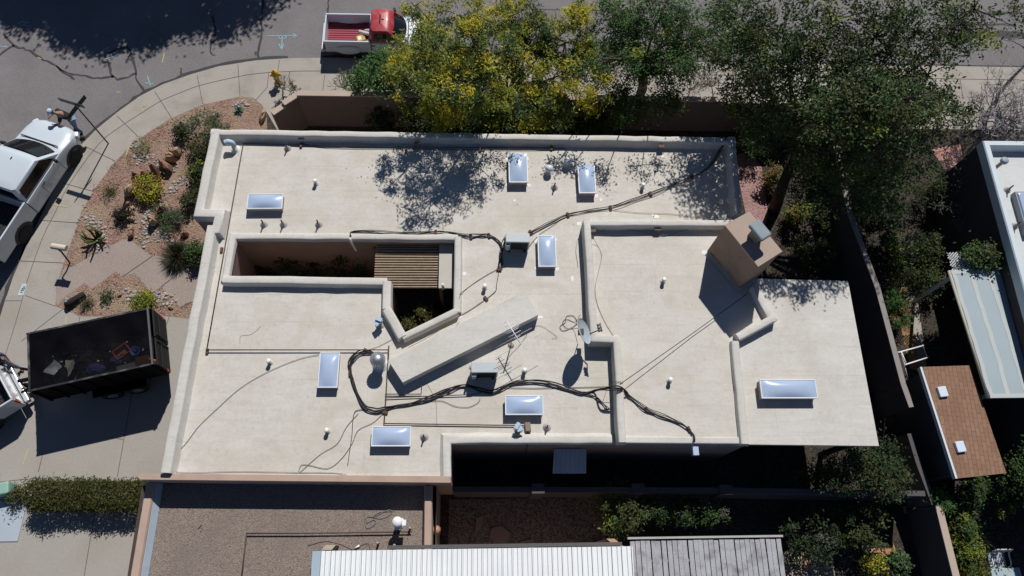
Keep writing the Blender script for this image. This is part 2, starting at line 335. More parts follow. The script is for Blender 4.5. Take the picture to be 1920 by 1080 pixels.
sheet('driveway', Q([(0, 594), (12, 555), (50, 552), (104, 574), (137, 587), (152, 593), (318, 593), (362, 593)])+[(-9.0, 8.6), (-9.0, 2.9), (-9.5, 2.9), (-9.6, -6), (-18.5, -6)]+Q([(-90, 900), (-60, 800), (-35, 700)]), 0.0, DRIVE)
PW = Q([(104, 560), (108, 530), (122, 500), (137, 500), (178, 475), (230, 450), (244, 450), (261, 463), (285, 481), (305, 479), (357, 490)])+[(-8.9, 10.3), (-8.9, 9.1)]+Q([(359, 566), (339, 577), (302, 538), (285, 549), (252, 512), (230, 519), (218, 509), (172, 542), (159, 531), (118, 560), (107, 574)])
sheet('path', PW, .008, PATH)
j = MB()
for a, b_ in [((290, 171), (321, 220)), ((370, 142), (380, 195)), ((446, 121), (450, 180)), ((219, 217), (262, 259)), ((159, 274), (216, 302)), ((118, 343), (176, 359)), ((80, 413), (147, 418)), ((34, 489), (119, 493)), ((10, 564), (41, 564)), ((47, 554), (104, 574)),
              ((524, 112), (521, 133)), ((504, 135), (501, 164)), ((544, 134), (539, 149)), ((609, 141), (605, 171)), ((501, 164), (480, 187)), ((700, 134), (698, 168)), ((800, 134), (799, 168)), ((900, 136), (899, 170)), ((1000, 136), (1000, 170)), ((1100, 138), (1101, 172)), ((1300, 141), (1302, 175)), ((1400, 142), (1403, 176)), ((1800, 148), (1806, 185))]:
    strip(j, Q([a, b_]), .022, .003)
J = [(-25, 760), (12, 660), (40, 568), (50, 530), (78, 450), (105, 395), (130, 345), (185, 270), (225, 238), (268, 210), (302, 189), (340, 173), (375, 160), (430, 147), (480, 138), (540, 134), (605, 133), (900, 135), (1440, 142), (1920, 150), (2300, 156)]
strip(j, smoothpath([(x, y, 0) for x, y in Q(J)], 3), .018, .0045)
for a, b_ in [((247, 740), (220, 894)), ((80, 852), (72, 885)), ((178, 960), (157, 1085)), ((205, 819), (231, 824)), ((150, 593), (146, 620)), ((120, 578), (40, 640)), ((318, 593), (300, 640)), ((-10, 905), (50, 898))]:
    strip(j, Q([a, b_]), .02, .006)
for a, b_ in [((285, 481), (230, 519)), ((339, 510), (302, 538)), ((359, 566), (339, 577))]: strip(j, Q([a, b_]), .04, .013)
struct(j.build('pavement_joints', JOINT))
# tar-sealed cracks and the dark gutter line
t = MB()
def crack(pts, wd=.09, z=-.115):
    pp = smoothpath([(x, y, 0) for x, y in Q(pts, -.12)], 4)
    for q in range(1, len(pp)-1): pp[q] = pp[q]+Vector((random.uniform(-.04, .04), random.uniform(-.04, .04), 0))
    p = pp; L_ = []; R_ = []
    for i in range(len(p)):
        d = (p[min(i+1, len(p)-1)]-p[max(i-1, 0)]).normalized(); n = Vector((-d.y, d.x, 0)); h = wd/2*random.uniform(.55, 1.35)
        L_.append(p[i]+n*h); R_.append(p[i]-n*h)
    vs = [(q.x, q.y, z) for q in L_+R_]; k = len(p)
    t.add(vs, [(i, k+i, k+i+1, i+1) for i in range(k-1)])
for c in [[(8, 64), (27, 85), (50, 93), (75, 108), (105, 123), (128, 137), (160, 143), (190, 147), (213, 142)], [(27, 85), (10, 95), (-10, 112)], [(240, 90), (255, 125), (258, 150), (275, 175)], [(240, 87), (215, 95), (197, 103), (205, 125), (213, 145)], [(213, 142), (222, 150), (256, 138)], [(398, 30), (403, 55), (395, 95), (403, 104)], [(494, -5), (491, 30), (490, 60), (484, 100), (485, 112)], [(614, -8), (615, 12), (615, 25)], [(338, 128), (343, 143)], [(1365, 30), (1366, 60), (1367, 115)], [(105, 123), (128, 140), (140, 148)]]: crack(c)
crack([(960, 17), (1040, 18), (1140, 19), (1300, 20)], .05)
crack([(a, b_-1.5) for a, b_ in K[2:17]], .16, -.112); crack([(605, 107), (760, 108), (900, 109), (1100, 112), (1440, 117), (1920, 125)], .13, -.112)
crack([(1780, 22), (1860, 24), (1940, 26)], .10); crack([(1800, 62), (1860, 64), (1930, 66)], .35, -.1175); crack([(1790, 45), (1900, 47)], .12)
struct(t.build('crack_sealant', TAR))
def paint(name, lines, col, z=-.110, wd=.03):
    b = MB()
    for l in lines: strip(b, Q(l, -.1), wd, z)
    return struct(b.build(name, mat(name, col, .8, .3, 8)))
paint('blue_chalk_marks', [[(501, 67), (555, 66)], [(549, 63), (556, 66), (549, 70)], [(529, 66), (528, 92)], [(523, 82), (528, 93), (532, 82)], [(498, 68), (503, 66)], [(532, 73), (539, 66)], [(521, 68), (526, 73)], [(38, 40), (54, 42), (40, 47), (56, 49)], [(0, 86), (14, 88)], [(198, 110), (222, 103)], [(272, 155), (288, 157)], [(276, 142), (282, 160)], [(1310, 70), (1330, 72)], [(1322, 60), (1323, 74)], [(192, 95), (205, 88)]], (.25, .48, .55))
paint('yellow_chalk_marks', [[(308, 99), (304, 117)], [(218, 172), (226, 173)], [(70, 107), (77, 110)]], (.5, .47, .12))
b = MB()
for l in [[(273, 194), (266, 208)], [(270, 200), (268, 210)], [(98, 384), (126, 388)], [(152, 392), (156, 393)], [(242, 276), (236, 292)], [(125, 594), (122, 610)], [(52, 845), (44, 870)]]: strip(b, Q(l), .03, .008)
struct(b.build('yellow_kerb_marks', mat('yellow_faded', (.48, .45, .2), .85, .3, 9)))
b = MB(); pts = Q([(42, 532), (51, 532), (44, 554), (33, 554)]); b.poly(pts, .009); na = struct(b.build('kerb_number_panel', mat('panel_blue_white', (.45, .53, .58), .7, .12, 12)))
# the four painted digits of the kerb number, drawn as little strokes
SEG = {'1': [((.5, 0), (.5, 1)), ((.5, 1), (.25, .8))], '2': [((0, 1), (1, 1)), ((1, 1), (1, .5)), ((1, .5), (0, 0)), ((0, 0), (1, 0))]}
b = MB()
for i, ch in enumerate('1221'):
    # digits read along the panel, tops towards the house
    for a, c in SEG[ch]:
        def uv(u, v_, i=i):
            t_ = .22+.155*i+.11*(1-u); return (43+v_*4.2-(t_-.5)*10.5-3.6+1.6, 532+t_*22)
        strip(b, Q([uv(*a), uv(*c)]), .028, .012)
struct(b.build('kerb_number_digits', mat('digit_ink', (.05, .07, .08), .7)))
# patches of other ground
sheet('pink_gravel_patch', Q([(1376, 292), (1402, 284), (1428, 312), (1440, 400), (1432, 430), (1400, 410)]), .003, PINKG)
sheet('soil_bed', Q([(1668, 520), (1700, 500), (1722, 640), (1730, 700), (1706, 690)]), .003, SOIL)
sheet('kerb_path', Q([(1694, 500), (1712, 500), (1738, 690), (1724, 690)]), .007, CONC)
sheet('tan_gravel_patch', Q([(1462, 1035), (1560, 1030), (1568, 1100), (1462, 1100)]), .003, TANG)
sheet('side_yard_gravel', [(-1.0, -4), (4.2, -4), (4.2, 2.4), (-1.0, 2.4)], .003, BROWNG)
sheet('brick_patio', Q([(1745, 280), (1800, 270), (1810, 312), (1770, 318)]), .003, mat('brick_red', (.42, .22, .19), .9, .2, 5))
sheet('courtyard_floor', [(-7.8, 7.4), (-.2, 7.4), (-.2, 10.9), (-7.8, 10.9)], .003, DIRT)

# ================================================================ HOUSE
Z1, Z2, Z3 = 3.30, 3.55, 3.48; PT = 3.62; PT2 = 3.87
house = thing('flat_roof_house', 'large flat roofed house with cream coated roof, low parapets and an open courtyard', 'house', (0, 8.5, 0))
mo = Q([(396, 241), (1379, 257), (1394, 408), (1398, 545)], PT)+Q([(1407, 831)], PT2)+Q([(1160, 829), (845, 829), (845, 895), (299, 888), (388, 421), (398, 421), (401, 407), (361, 406)], PT)
court = Q([(439, 443), (852, 446), (850, 578), (757, 623), (731, 577), (732, 521), (425, 517)], PT-.03)
def inset(pts, d):
    n = len(pts); ar = sum(pts[i][0]*pts[(i+1) % n][1]-pts[(i+1) % n][0]*pts[i][1] for i in range(n)); sg = 1 if ar > 0 else -1; out = []
    for i in range(n):
        a, p, c = Vector(pts[i-1]), Vector(pts[i]), Vector(pts[(i+1) % n]); d0 = (p-a).normalized(); d1 = (c-p).normalized()
        n0 = Vector((-d0.y, d0.x))*sg; n1 = Vector((-d1.y, d1.x))*sg; mm = n0+n1; mm = mm/max(mm.dot(n0), .3); q = p+mm*d; out.append((q.x, q.y))
    return out
chole = inset(court, -.02)
b = MB(); b.poly(mo, Z1, hole=chole); b.build('roof', ROOF, house)
b = MB(); b.sides(inset(mo, .01), -.01, Z1-.003); b.build('wall', STUC, house)
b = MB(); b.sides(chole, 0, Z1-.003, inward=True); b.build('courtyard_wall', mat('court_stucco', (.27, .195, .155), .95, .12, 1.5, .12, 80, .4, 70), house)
def par(w, zb, zt, cove=.11, covel=0.0, out=0.02):
    h = w/2; c = .030
    p = [(-h-out, zb)] if not cove else [(-h-cove, zb), (-h-.02, zb+min(.16, (zt-zb)*.6))]
    p += [(-h, zt-c*1.6), (-h+c*.5, zt-c*.45), (-h+c*1.7, zt), (h-c*1.7, zt), (h-c*.5, zt-c*.45), (h, zt-c*1.6)]
    p += [(h+.003, zb)] if not covel else [(h+.02, zb+min(.16, (zt-zb)*.6)), (h+covel, zb)]
    return p
def wavy(pts, step=.6, amp=.006):
    out = []
    for i in range(len(pts)-1):
        a, c = Vector(pts[i]), Vector(pts[i+1]); n = max(1, int((c-a).length/step))
        for k in range(n):
            q = a+(c-a)*k/n; out.append((q.x+(random.uniform(-amp, amp) if k else 0), q.y+(random.uniform(-amp, amp) if k else 0), random.uniform(-amp, amp)))
    out.append((*pts[-1], 0)); return out
def parapet(pts, w, zb, zt, cove=.11, covel=0.0, m=ROOFW, name='parapet', smooth=True, amp=.012):
    b = MB(); b.sweep(wavy(pts, .5, amp), par(w, zb, zt, cove, covel), smooth=smooth); o = b.build(name, m, house)
    if smooth:
        md = o.modifiers.new('edge_split', 'EDGE_SPLIT'); md.split_angle = math.radians(50)
    return o
def inpath(pts, w, closed=False):
    """centre line of a parapet whose outer top edge is pts (interior on the right hand)"""
    p = [Vector(q) for q in pts]; out = []; n = len(p)
    for i in range(n):
        d0 = (p[i]-p[i-1]).normalized() if i > 0 else None; d1 = (p[i+1]-p[i]).normalized() if i < n-1 else None
        d0 = d0 or d1; d1 = d1 or d0; n0 = Vector((d0.y, -d0.x)); n1 = Vector((d1.y, -d1.x)); mm = n0+n1; mm = mm/max(mm.dot(n0), .3)
        q = p[i]+mm*w/2; out.append((q.x, q.y))
    return out
zb = Z1-.05
# clockwise runs, interior to the right
# 
parapet(inpath(Q([(299, 886), (388, 421), (398, 421), (401, 407), (361, 406), (396, 241)], PT), .30), .30, zb, PT)
parapet(inpath([Q([(396, 241)], PT)[0], *Q([(1379, 257)], PT)], .24), .235, zb, PT-.003)
parapet(inpath(Q([(1379, 257), (1393, 400)], PT), .25), .25, zb, PT+.004)
parapet(inpath(Q([(1150, 830), (846, 830), (846, 893)], PT), .26), .25, zb, 3.44, .14)
# courtyard rim (interior of the rim is the roof: outside of the hole)
cw = .22
rim = inset(court, -cw/2)
def rimrun(ix, zt, w=cw, covel=.05): parapet([rim[k] for k in ix], w, Z1-.06, zt, 0.0, covel)
rimrun([6, 0, 1], 3.40); rimrun([1, 2], 3.47); rimrun([2, 3], 3.58, cw, .02); rimrun([3, 4], 3.60, .30, .02); rimrun([4, 5], 3.60, .27, .02); rimrun([5, 6], 3.575, .27, .02)
# raised room
rb = Q([(1094, 411), (1374, 411), (1410, 475), (1424, 532), (1459, 599), (1389, 637), (1408, 831), (1160, 829), (1150, 642), (1107, 641)], PT2)
b = MB(); b.poly(inset(rb, .06), Z2); b.build('raised_roof', ROOF, house)
b = MB(); b.sides(inset(rb, .05), Z1-.02, Z2-.004); b.build('raised_wall', ROOFW, house)
rw = .235; W_ = lambda *ix: [rb[k] for k in ix]
parapet(inpath(W_(7, 8, 9, 0), rw), rw, Z1+.004, PT2, .10)
parapet(inpath(W_(0, 1), rw), rw, Z1+.004, PT2-.003, .14)
parapet(inpath(W_(3, 4), .26), .26, Z1+.004, 3.80, .06)
parapet(inpath(W_(4, 5), .24), .24, Z1+.004, 3.803, .05)
parapet(inpath(W_(5, 6), .25), .25, Z1+.004, 3.74, .16, .12)
b = MB(); b.box((*( (Vector(rb[6])+Vector(rb[7]))/2+Vector((0, .12))), Z2+.02), ((Vector(rb[6])-Vector(rb[7])).length-.1, .2, .10), math.atan2(rb[6][1]-rb[7][1], rb[6][0]-rb[7][0])); b.build('edge_curb', ROOFW, house, bevel=.03)
# the low east roof over the covered patio
lr = Q([(1405, 522), (1590, 527), (1648, 836), (1395, 833), (1376, 640)], Z3)
b = MB(); b.prism(lr, Z3-.16, Z3); b.build('patio_roof', ROOFW, house)
b = MB()
for q in (inset(lr, .25)[1], inset(lr, .25)[2]): b = MB(); b.box((q[0], q[1], (Z3-.16)/2), (.16, .16, Z3-.17)); b.build('patio_post', mat('post_brown', (.08, .055, .045)), house)
# clerestory monitor box running diagonally
mn = Q([(728, 676), (755, 717), (1010, 590), (984, 545)], 3.74)
b = MB(); b.sides(mn, Z1-.01, 3.735); b.poly(mn, 3.74); b.build('roof_monitor', ROOFW, house, bevel=.02, fixn=True)
# south stuccoed boundary wall
b = MB(); sw = Q([(261, 899), (845, 905)], 3.46); sn = Q([(261, 888), (845, 893)], 3.46)
b.prism([sw[0], sw[1], sn[1], sn[0]], 0, 3.46); b.build('boundary_parapet', PINK, house, bevel=.02)
# chimney
CT = 5.5; cc = [P(*q, CT) for q in [(1360, 422), (1422, 499), (1466, 471), (1405, 397)]]; cq = [(q.x, q.y) for q in cc]
b = MB(); b.sides(cq, 1.0, CT-.06); ch = b.build('chimney', CHIM, house, fixn=True)
b = MB(); b.prism(inset(cq, -.012), CT-.06, CT); b.build('chimney_top', CHIMT, ch, bevel=.015)
ccx = sum((q for q in cc), Vector())/4; cdir = (cc[1]-cc[0]).normalized(); ca = math.atan2(cdir.y, cdir.x)
cp = P(1425, 432, 6.0); b = MB(); b.rbox((cp.x, cp.y, CT+.52), (.62, .42, .10), ca, .05); cc_ = b.build('chimney_cap', mat('cap_grey', (.20, .24, .27), .45, .15, 6), ch)
b = MB(); b.box((cp.x, cp.y, CT+.24), (.34, .26, .47), ca); b.build('flue', mat('flue_tan', (.26, .22, .16), .8), cc_)
# roll of cove flashing at the chimney foot on the raised roof
b = MB(); f0, f1 = P(1327, 474, Z2), P(1388, 546, Z2); nn = Vector((f1.y-f0.y, f0.x-f1.x, 0)).normalized()
b.add([f0-nn*.0+Vector((0, 0, .14)), f1+Vector((0, 0, .14)), f1+nn*.14+Vector((0, 0, .003)), f0+nn*.14+Vector((0, 0, .003))], [(0, 1, 2, 3), (3, 2, 1, 0)]); b.build('flashing', ROOFW, ch)
# awning and canale on the south wall
aw = MB(); a0, a1, a2, a3 = P(1039, 842, 2.5), P(1099, 842, 2.5), P(1099, 888, 2.25), P(1036, 888, 2.25); n = 28; rows = []
for k in range(n+1):
    u = k/n; z = .025*math.cos(k/n*7*2*math.pi); rows.append((a0.lerp(a1, u)+Vector((0, 0, z)), a3.lerp(a2, u)+Vector((0, 0, z))))
vs = [q for r in rows for q in r]; aw.add(vs, [(2*i, 2*i+1, 2*i+3, 2*i+2) for i in range(n)], smooth=True); aw.build('awning', mat('awning_metal', (.50, .52, .55), .5, .1, 5), house)
b = MB(); q = P(1303, 829, Z2-.05); b.box((q.x, q.y-.16, Z2-.12), (.17, .45, .17)); b.build('canale', mat('canale_blue', (.42, .5, .66), .5), house)

# patio slats and light panel inside the courtyard
sl_ = MB(); n = 18
for k in range(n):
    y0 = 457+k*(538-457)/(n-1); p0, p1 = P(705-.25*k, y0, 2.95), P(823-.2*k, y0, 2.95)
    sl_.box(((p0.x+p1.x)/2, (p0.y+p1.y)/2, 2.92), (p1.x-p0.x, .034, .11), random.uniform(-.006, .006))
sl_.build('patio_slats', mat('old_wood', (.36, .285, .21), .9, .3, 6, .25, 30), house)
b = MB(); q0, q1 = P(824, 455, 3.0), P(849, 540, 3.0); b.box(((q0.x+q1.x)/2, (q0.y+q1.y)/2, 2.96), (q1.x-q0.x, q0.y-q1.y, .08)); b.build('patio_panel', mat('panel_cream', (.47, .45, .40), .8, .1), house)
b = MB()
for px_, py_ in ((703, 462), (700, 536), (826, 538)): q = P(px_, py_, 2.8); b = MB(); b.box((q.x, q.y, 1.4), (.12, .12, 2.8)); b.build('patio_post', mat('old_wood_dark', (.2, .14, .1)), house)
b = MB(); b.tube([P(656, 446, 3.52), P(657, 452, 3.4), P(668, 470, 3.0)], .04, 8); b.build('downspout', WPIPE, house)
b = MB(); b.tube([P(830, 533, 3.35), P(831, 541, 3.1)], .045, 8); b.build('downspout', WPIPE, house)
# ================================================================ ROOF FITTINGS (parts of the house)
DOME = mat('skylight_dome', (.36, .45, .60), .24, .06, 3, .05, 20, spec=.22); FRAME = mat('skylight_frame', (.70, .72, .75), .4, .04)
CURB = mat('skylight_curb', (.36, .30, .255), .8, .1); CURBT = mat('skylight_curb_tan', (.40, .29, .21), .8, .1)
PATCH = mat('white_sealant', (.74, .73, .71), .7, .1, 9)
def skylight(pxs, zr, label, tan=False, h=.27, foot=True):
    q = [P(*p, zr+h) for p in pxs]; c = sum(q, Vector())/4
    sx = ((q[1]-q[0]).length+(q[2]-q[3]).length)/2; sy = ((q[3]-q[0]).length+(q[2]-q[1]).length)/2
    d = (q[1]-q[0])+(q[2]-q[3]); rz = math.atan2(d.y, d.x)
    s = bpy.data.objects.new('skylight', None); COL.objects.link(s); s.parent = house; s.location = Vector((c.x, c.y, zr))-house.location; s.rotation_euler = (0, 0, rz); s['label'] = label
    b = MB(); b.box((0, 0, (h-.05)/2-.01), (sx-.05, sy-.05, h-.03), taper=.985); b.build('curb', CURBT if tan else CURB, s, world=False)
    b = MB(); w = .034; z = h-.025
    for (x, y, dx, dy) in ((0, sy/2-w/2, sx, w), (0, -sy/2+w/2, sx, w), (-sx/2+w/2, 0, w, sy-2*w), (sx/2-w/2, 0, w, sy-2*w)): b.box((x, y, z), (dx, dy, .055))
    b.build('frame', FRAME, s, world=False, bevel=.008)
    b = MB(); nx, ny = 14, 14; X, Y = sx-2*w, sy-2*w
    g = [[(X*(i/nx-.5), Y*(k/ny-.5), h-.01+.085*(1-abs(2*i/nx-1)**2.3)*(1-abs(2*k/ny-1)**2.3)) for i in range(nx+1)] for k in range(ny+1)]
    vs = [p for r in g for p in r]; b.add(vs, [(k*(nx+1)+i, k*(nx+1)+i+1, (k+1)*(nx+1)+i+1, (k+1)*(nx+1)+i) for k in range(ny) for i in range(nx)], 0, True)
    b.build('dome', DOME, s, world=False)
    if foot:
        for (x, y, dx, dy) in ((sx/2+.02, -sy/2+.04, .22, .16), (-sx/2-.02, -sy/2+.06, .2, .15), (sx/2+.0, sy/2-.05, .18, .14), (-sx/2-.03, sy/2-.07, .16, .18)):
            b = MB(); pts = [(x+dx*.5*math.cos(a*.7854)*random.uniform(.7, 1.15), y+dy*.5*math.sin(a*.7854)*random.uniform(.7, 1.15)) for a in range(8)]; b.poly(pts, .0045+random.uniform(0, .002)); b.build('flashing_patch', PATCH, s, world=False)
    return s
skylight([(954, 287), (989, 287), (990, 342), (953, 342)], Z1, 'skylight under the tree shadow, nearest the north parapet')
skylight([(1083, 307), (1116, 307), (1117, 362), (1085, 362)], Z1, 'upright skylight beside the mushroom vents')
skylight([(463, 363), (531, 363), (529, 391), (463, 392)], Z1, 'wide skylight by the west parapet', foot=False)
skylight([(1008, 441), (1043, 441), (1043, 500), (1009, 500)], Z1, 'upright skylight beside the air conditioner')
skylight([(600, 661), (637, 661), (633, 727), (594, 727)], Z1, 'upright skylight touching the double pipe', foot=False)
skylight([(947, 741), (1019, 741), (1019, 778), (947, 778)], Z1, 'wide skylight below the thick cable bundle', foot=False)
skylight([(698, 799), (771, 799), (770, 837), (695, 837)], Z1, 'wide skylight near the south wall', tan=True, foot=False)
skylight([(1425, 711), (1530, 711), (1533, 747), (1427, 747)], Z3, 'long skylight on the low east roof', tan=True, h=.30, foot=False)
def local_part(name, mats, fn, px, zr, top, rz=0.0):
    """a roof fitting as one mesh with its base on the roof below the pixel of its top"""
    q = P(px[0], px[1], zr+top); b = MB(); fn(b); o = b.build(name, mats, house, world=False); o.location = Vector((q.x, q.y, zr))-house.location; o.rotation_euler = (0, 0, rz); return o
LEAD = mat('lead_jack', (.36, .34, .31), .7, .1, 9)
CAPM = mat('cap_white', (.78, .77, .75), .45, .05); PIPEG = mat('pipe_grey', (.50, .48, .45), .7, .1)  # pipe and flange a duller grey, near the roof colour
def pipe(b):
    b.lathe([(.10, -.01), (.095, .006), (.056, .012), (.052, .17)], n=12, m=1); b.lathe([(.054, .17), (.066, .175), (.066, .24), (.04, .25)], n=12, m=0)
pp = local_part('vent_pipe', [CAPM, PIPEG], pipe, (590, 338), Z1, .24)
for q, z in (((1207, 345), Z1), ((909, 535), Z1), ((984, 693), Z1), ((503, 676), Z1), ((612, 806), Z1), ((1246, 523), Z2), ((1258, 711), Z2)):
    t_ = P(*q, z+.24); dup_part(pp, house, Vector((t_.x, t_.y, z))-house.location, random.uniform(0, 6))
def jack(b):
    b.lathe([(.14, -.01), (.13, .004), (.085, .03), (.05, .12), (.035, .17)], n=12, m=0); b.tube([(0, 0, .15), (0, 0, .33)], .024, 8, m=1)
jk = local_part('vent_jack', [LEAD, DARKM], jack, (490, 413), Z1, .33)
for q in ((527, 413), (594, 413), (1041, 343), (794, 816), (1027, 798), (535, 269)):
    t_ = P(*q, Z1+.33); dup_part(jk, house, Vector((t_.x, t_.y, Z1))-house.location)
def mushroom(b):
    b.lathe([(.17, -.01), (.16, .006), (.085, .02), (.08, .22)], n=14, m=1); b.lathe([(.02, .20), (.135, .22), (.14, .25), (.11, .31), (.05, .345)], n=16, m=0)
mv = local_part('mushroom_vent', [mat('vent_cap_grey', (.62, .64, .66), .4, .06), WPIPE], mushroom, (1030, 313), Z1, .33)
t_ = P(1065, 299, Z1+.33); dup_part(mv, house, Vector((t_.x, t_.y, Z1))-house.location)
BLUEC = mat('blue_grey_hood', (.40, .52, .62), .4, .1, 6)
def hood(b):
    b.lathe([(.16, -.01), (.15, .006), (.085, .02), (.08, .26)], n=12, m=1); b.box((0, .0, .31), (.24, .15, .11), .4, 0); b.box((.03, .05, .39), (.12, .2, .07), .9, 0); b.box((-.09, -.03, .33), (.07, .2, .06), .2, 0)
hv = local_part('hooded_vent', [BLUEC, LEAD], hood, (710, 603), Z1, .33, .3)
t_ = P(973, 801, Z1+.3); dup_part(hv, house, Vector((t_.x, t_.y, Z1))-house.location, 1.7)
def elbow(b):
    b.lathe([(.18, -.01), (.17, .006), (.09, .02), (.085, .2)], n=12, m=1); b.tube(smoothpath([(0, 0, .15), (-.02, .05, .32), (-.14, .07, .36), (-.24, .04, .34)], 4), [.085]*4+[.09]*4+[.10]*4+[.115], 12, m=0)
local_part('elbow_vent', [mat('vent_blue', (.40, .50, .60), .5, .1), WPIPE], elbow, (436, 270), Z1, .34)
def turbine(b):
    b.lathe([(.26, -.01), (.25, .01), (.20, .03), (.165, .10), (.155, .46)], n=20, m=1)
    for k in range(18):
        a = k*2*math.pi/18; pts = [Vector((.16*math.cos(a), .16*math.sin(a), .46)), Vector((.235*math.cos(a+.15), .235*math.sin(a+.15), .56)), Vector((.235*math.cos(a+.3), .235*math.sin(a+.3), .64)), Vector((.11*math.cos(a+.45), .11*math.sin(a+.45), .735))]
        wv = Vector((-math.sin(a+.2), math.cos(a+.2), 0))*.03; b.add([p+s_*wv*(1 if i < 3 else .5) for i, p in enumerate(pts) for s_ in (-1, 1)], [(0, 1, 3, 2), (2, 3, 5, 4), (4, 5, 7, 6)], 0, True)
    b.lathe([(.13, .46), (.205, .56), (.205, .64), (.09, .70)], n=18, m=2); b.lathe([(.13, .72), (.12, .738), (.04, .75)], n=18, m=0)
local_part('turbine_vent', [GALV, mat('turbine_base', (.60, .61, .62), .5, .05), mat('turbine_inner', (.25, .26, .28), .5)], turbine, (707, 672), Z1, .72)
b = MB(); q = P(990, 800, Z1+.12); b.box((q.x, q.y, Z1+.07), (.16, .26, .16), .1); b.build('pipe_block', mat('weathered_block', (.24, .19, .15), .9, .2, 20), house)
for a_, zz in (((1138, 284), Z1), ((455, 893), Z1)): pass
# small white tape patches and drain stains
b = MB()
for x, y, w_, h_ in [(1241, 292, .16, .14), (1230, 406, .22, .16), (1224, 404, .1, .2), (965, 376, .12, .1), (1086, 375, .14, .12), (1127, 375, .12, .14), (870, 513, .16, .18), (862, 594, .2, .08), (1012, 594, .3, .1), (1085, 420, .2, .16), (1322, 474, .3, .2), (1073, 522, .1, .2), (1155, 632, .12, .16)]:
    z = Z2 if x > 1150 and y > 420 else Z1; c = P(x, y, z); b.poly([(c.x+w_*.5*math.cos(a*.7854)*random.uniform(.6, 1.2), c.y+h_*.5*math.sin(a*.7854)*random.uniform(.6, 1.2)) for a in range(8)], z+.006)
b.build('sealant_patch', PATCH, house)
b = MB()
for x, y in [(565, 256), (782, 266), (1240, 273), (1233, 428), (1111, 431), (610, 250)]: c = P(x, y+2, 3.5 if y < 300 else 3.72); b.box((c.x, c.y+.0, c.z), (.2, .10, .07))
b.build('scupper', mat('scupper_rust', (.16, .10, .08), .9, .2, 10), house)
# hairline cracks mended in the roof coating
b = MB()
for pl in [[(450, 644), (452, 630), (472, 627), (489, 612)], [(815, 745), (818, 760), (819, 800)], [(800, 718), (812, 740)], [(1345, 845), (1352, 826)]]: strip(b, smoothpath([(x, y, 0) for x, y in Q(pl, Z1)], 3), .018, Z1+.005)
b.build('roof_crack', mat('crack_grey', (.27, .25, .22), .9), house)

# ================================================================ THINGS STANDING ON THE ROOF
def make_ac(label, q, w, d, h, rz):
    a = thing('air_conditioner', label, 'air conditioner', (q.x, q.y, Z1), rz, 'air conditioners on the roof')
    b = MB(); b.rbox((0, 0, .12+h/2), (w, d, h), 0, .02); b.build('case', mat('ac_grey', (.46, .50, .52), .5, .05, 4), a, world=False)
    b = MB(); b.box((.06, -d/2-.006, .12+h/2-.01), (w*.72, .012, h*.80)); b.build('grille', mat('ac_grille', (.03, .035, .038), .6), a, world=False)
    b = MB()
    for k in range(12): b.box((.06-w*.36+w*.72*k/11, -d/2-.016, .12+h/2-.01), (.010, .012, h*.8))
    for k in range(5): b.box((.06, -d/2-.022, .12+h*.12+h*.76*k/4), (w*.72, .010, .010))
    b.build('guard', DARKM, a, world=False)
    b = MB(); b.rbox((-w*.40, -d/2-.05, .12+h*.55), (w*.17, .10, h*.55), 0, .015); b.build('service_box', mat('ac_box', (.36, .39, .43), .5), a, world=False)
    for sx in (-1, 1): b = MB(); b.box((sx*w*.33, 0, .06), (.07, d*1.25, .12)); b.build('foot', BLACK, a, world=False)
    b = MB(); b.tube([(-w/2-.03, .05, .2), (-w/2-.05, .04, .5), (-w/2-.03, .02, .75)], .02, 6); b.box((-w/2-.035, 0, .70), (.05, .07, .16)); b.build('disconnect', LEAD, a, world=False)
    return a
q = (P(949, 438, 4.0)+P(993, 439, 4.0)+P(993, 454, 4.0)+P(948, 452, 4.0))/4
make_ac('grey air conditioner beside the upright skylight, cables at its left', q, .77, .33, .60, -.02)
q = (P(884, 680, 4.0)+P(934, 679, 4.0)+P(934, 697, 4.0)+P(882, 697, 4.0))/4
make_ac('grey air conditioner beside the antenna, on the thick cable bundle', q, .80, .34, .58, .0)
# satellite dish on the parapet of the raised room
base = P(1090, 642, Z1); dc = P(1096, 620, 4.45)
d = thing('satellite_dish', 'grey oval satellite dish with its feed arm, on the west parapet of the raised roof', 'satellite dish', (base.x, base.y, Z1))
L0 = Vector((0, 0, 0)); c = dc-base; c.z = 1.12
nrm = Vector((.84, .12, .50)).normalized(); up = (Vector((0, 0, 1))-nrm*nrm.z).normalized(); sd = nrm.cross(up)
b = MB(); R1, R2 = .47, .40; rings = []
for k in range(8):
    t = k/7
    for back in (0,): rings.append([c+sd*math.cos(a)*R2*t+up*math.sin(a)*R1*t+nrm*(-.09*(1-t*t)) for a in [2*math.pi*i/28 for i in range(28)]])
vs = [p for r in rings for p in r]; n = 28; fs = [(k*n+i, k*n+(i+1) % n, (k+1)*n+(i+1) % n, (k+1)*n+i) for k in range(7) for i in range(n)]
b.add(vs, fs, 0, True); b.add([p-nrm*.012 for p in vs], [tuple(reversed(f)) for f in fs], 0, True)
e0 = [7*n+i for i in range(n)]; b.f += [[e0[i], e0[i]+len(vs), e0[(i+1) % n]+len(vs), e0[(i+1) % n]] for i in range(n)]; b.mi += [0]*n; b.sm += [False]*n
b.build('reflector', mat('dish_grey', (.36, .42, .45), .5, .06, 4), d, world=False)
feed = c+nrm*.50-up*.12
b = MB(); b.tube([c-up*R1*.95+nrm*.0, c-up*.36+nrm*.28, feed], .018, 6); b.build('feed_arm', DARKM, d, world=False)
b = MB()
for k in (-1, 0, 1): b.tube([feed+sd*.09*k-nrm*.02, feed+sd*.09*k-nrm*.11], [.035, .045], 8)
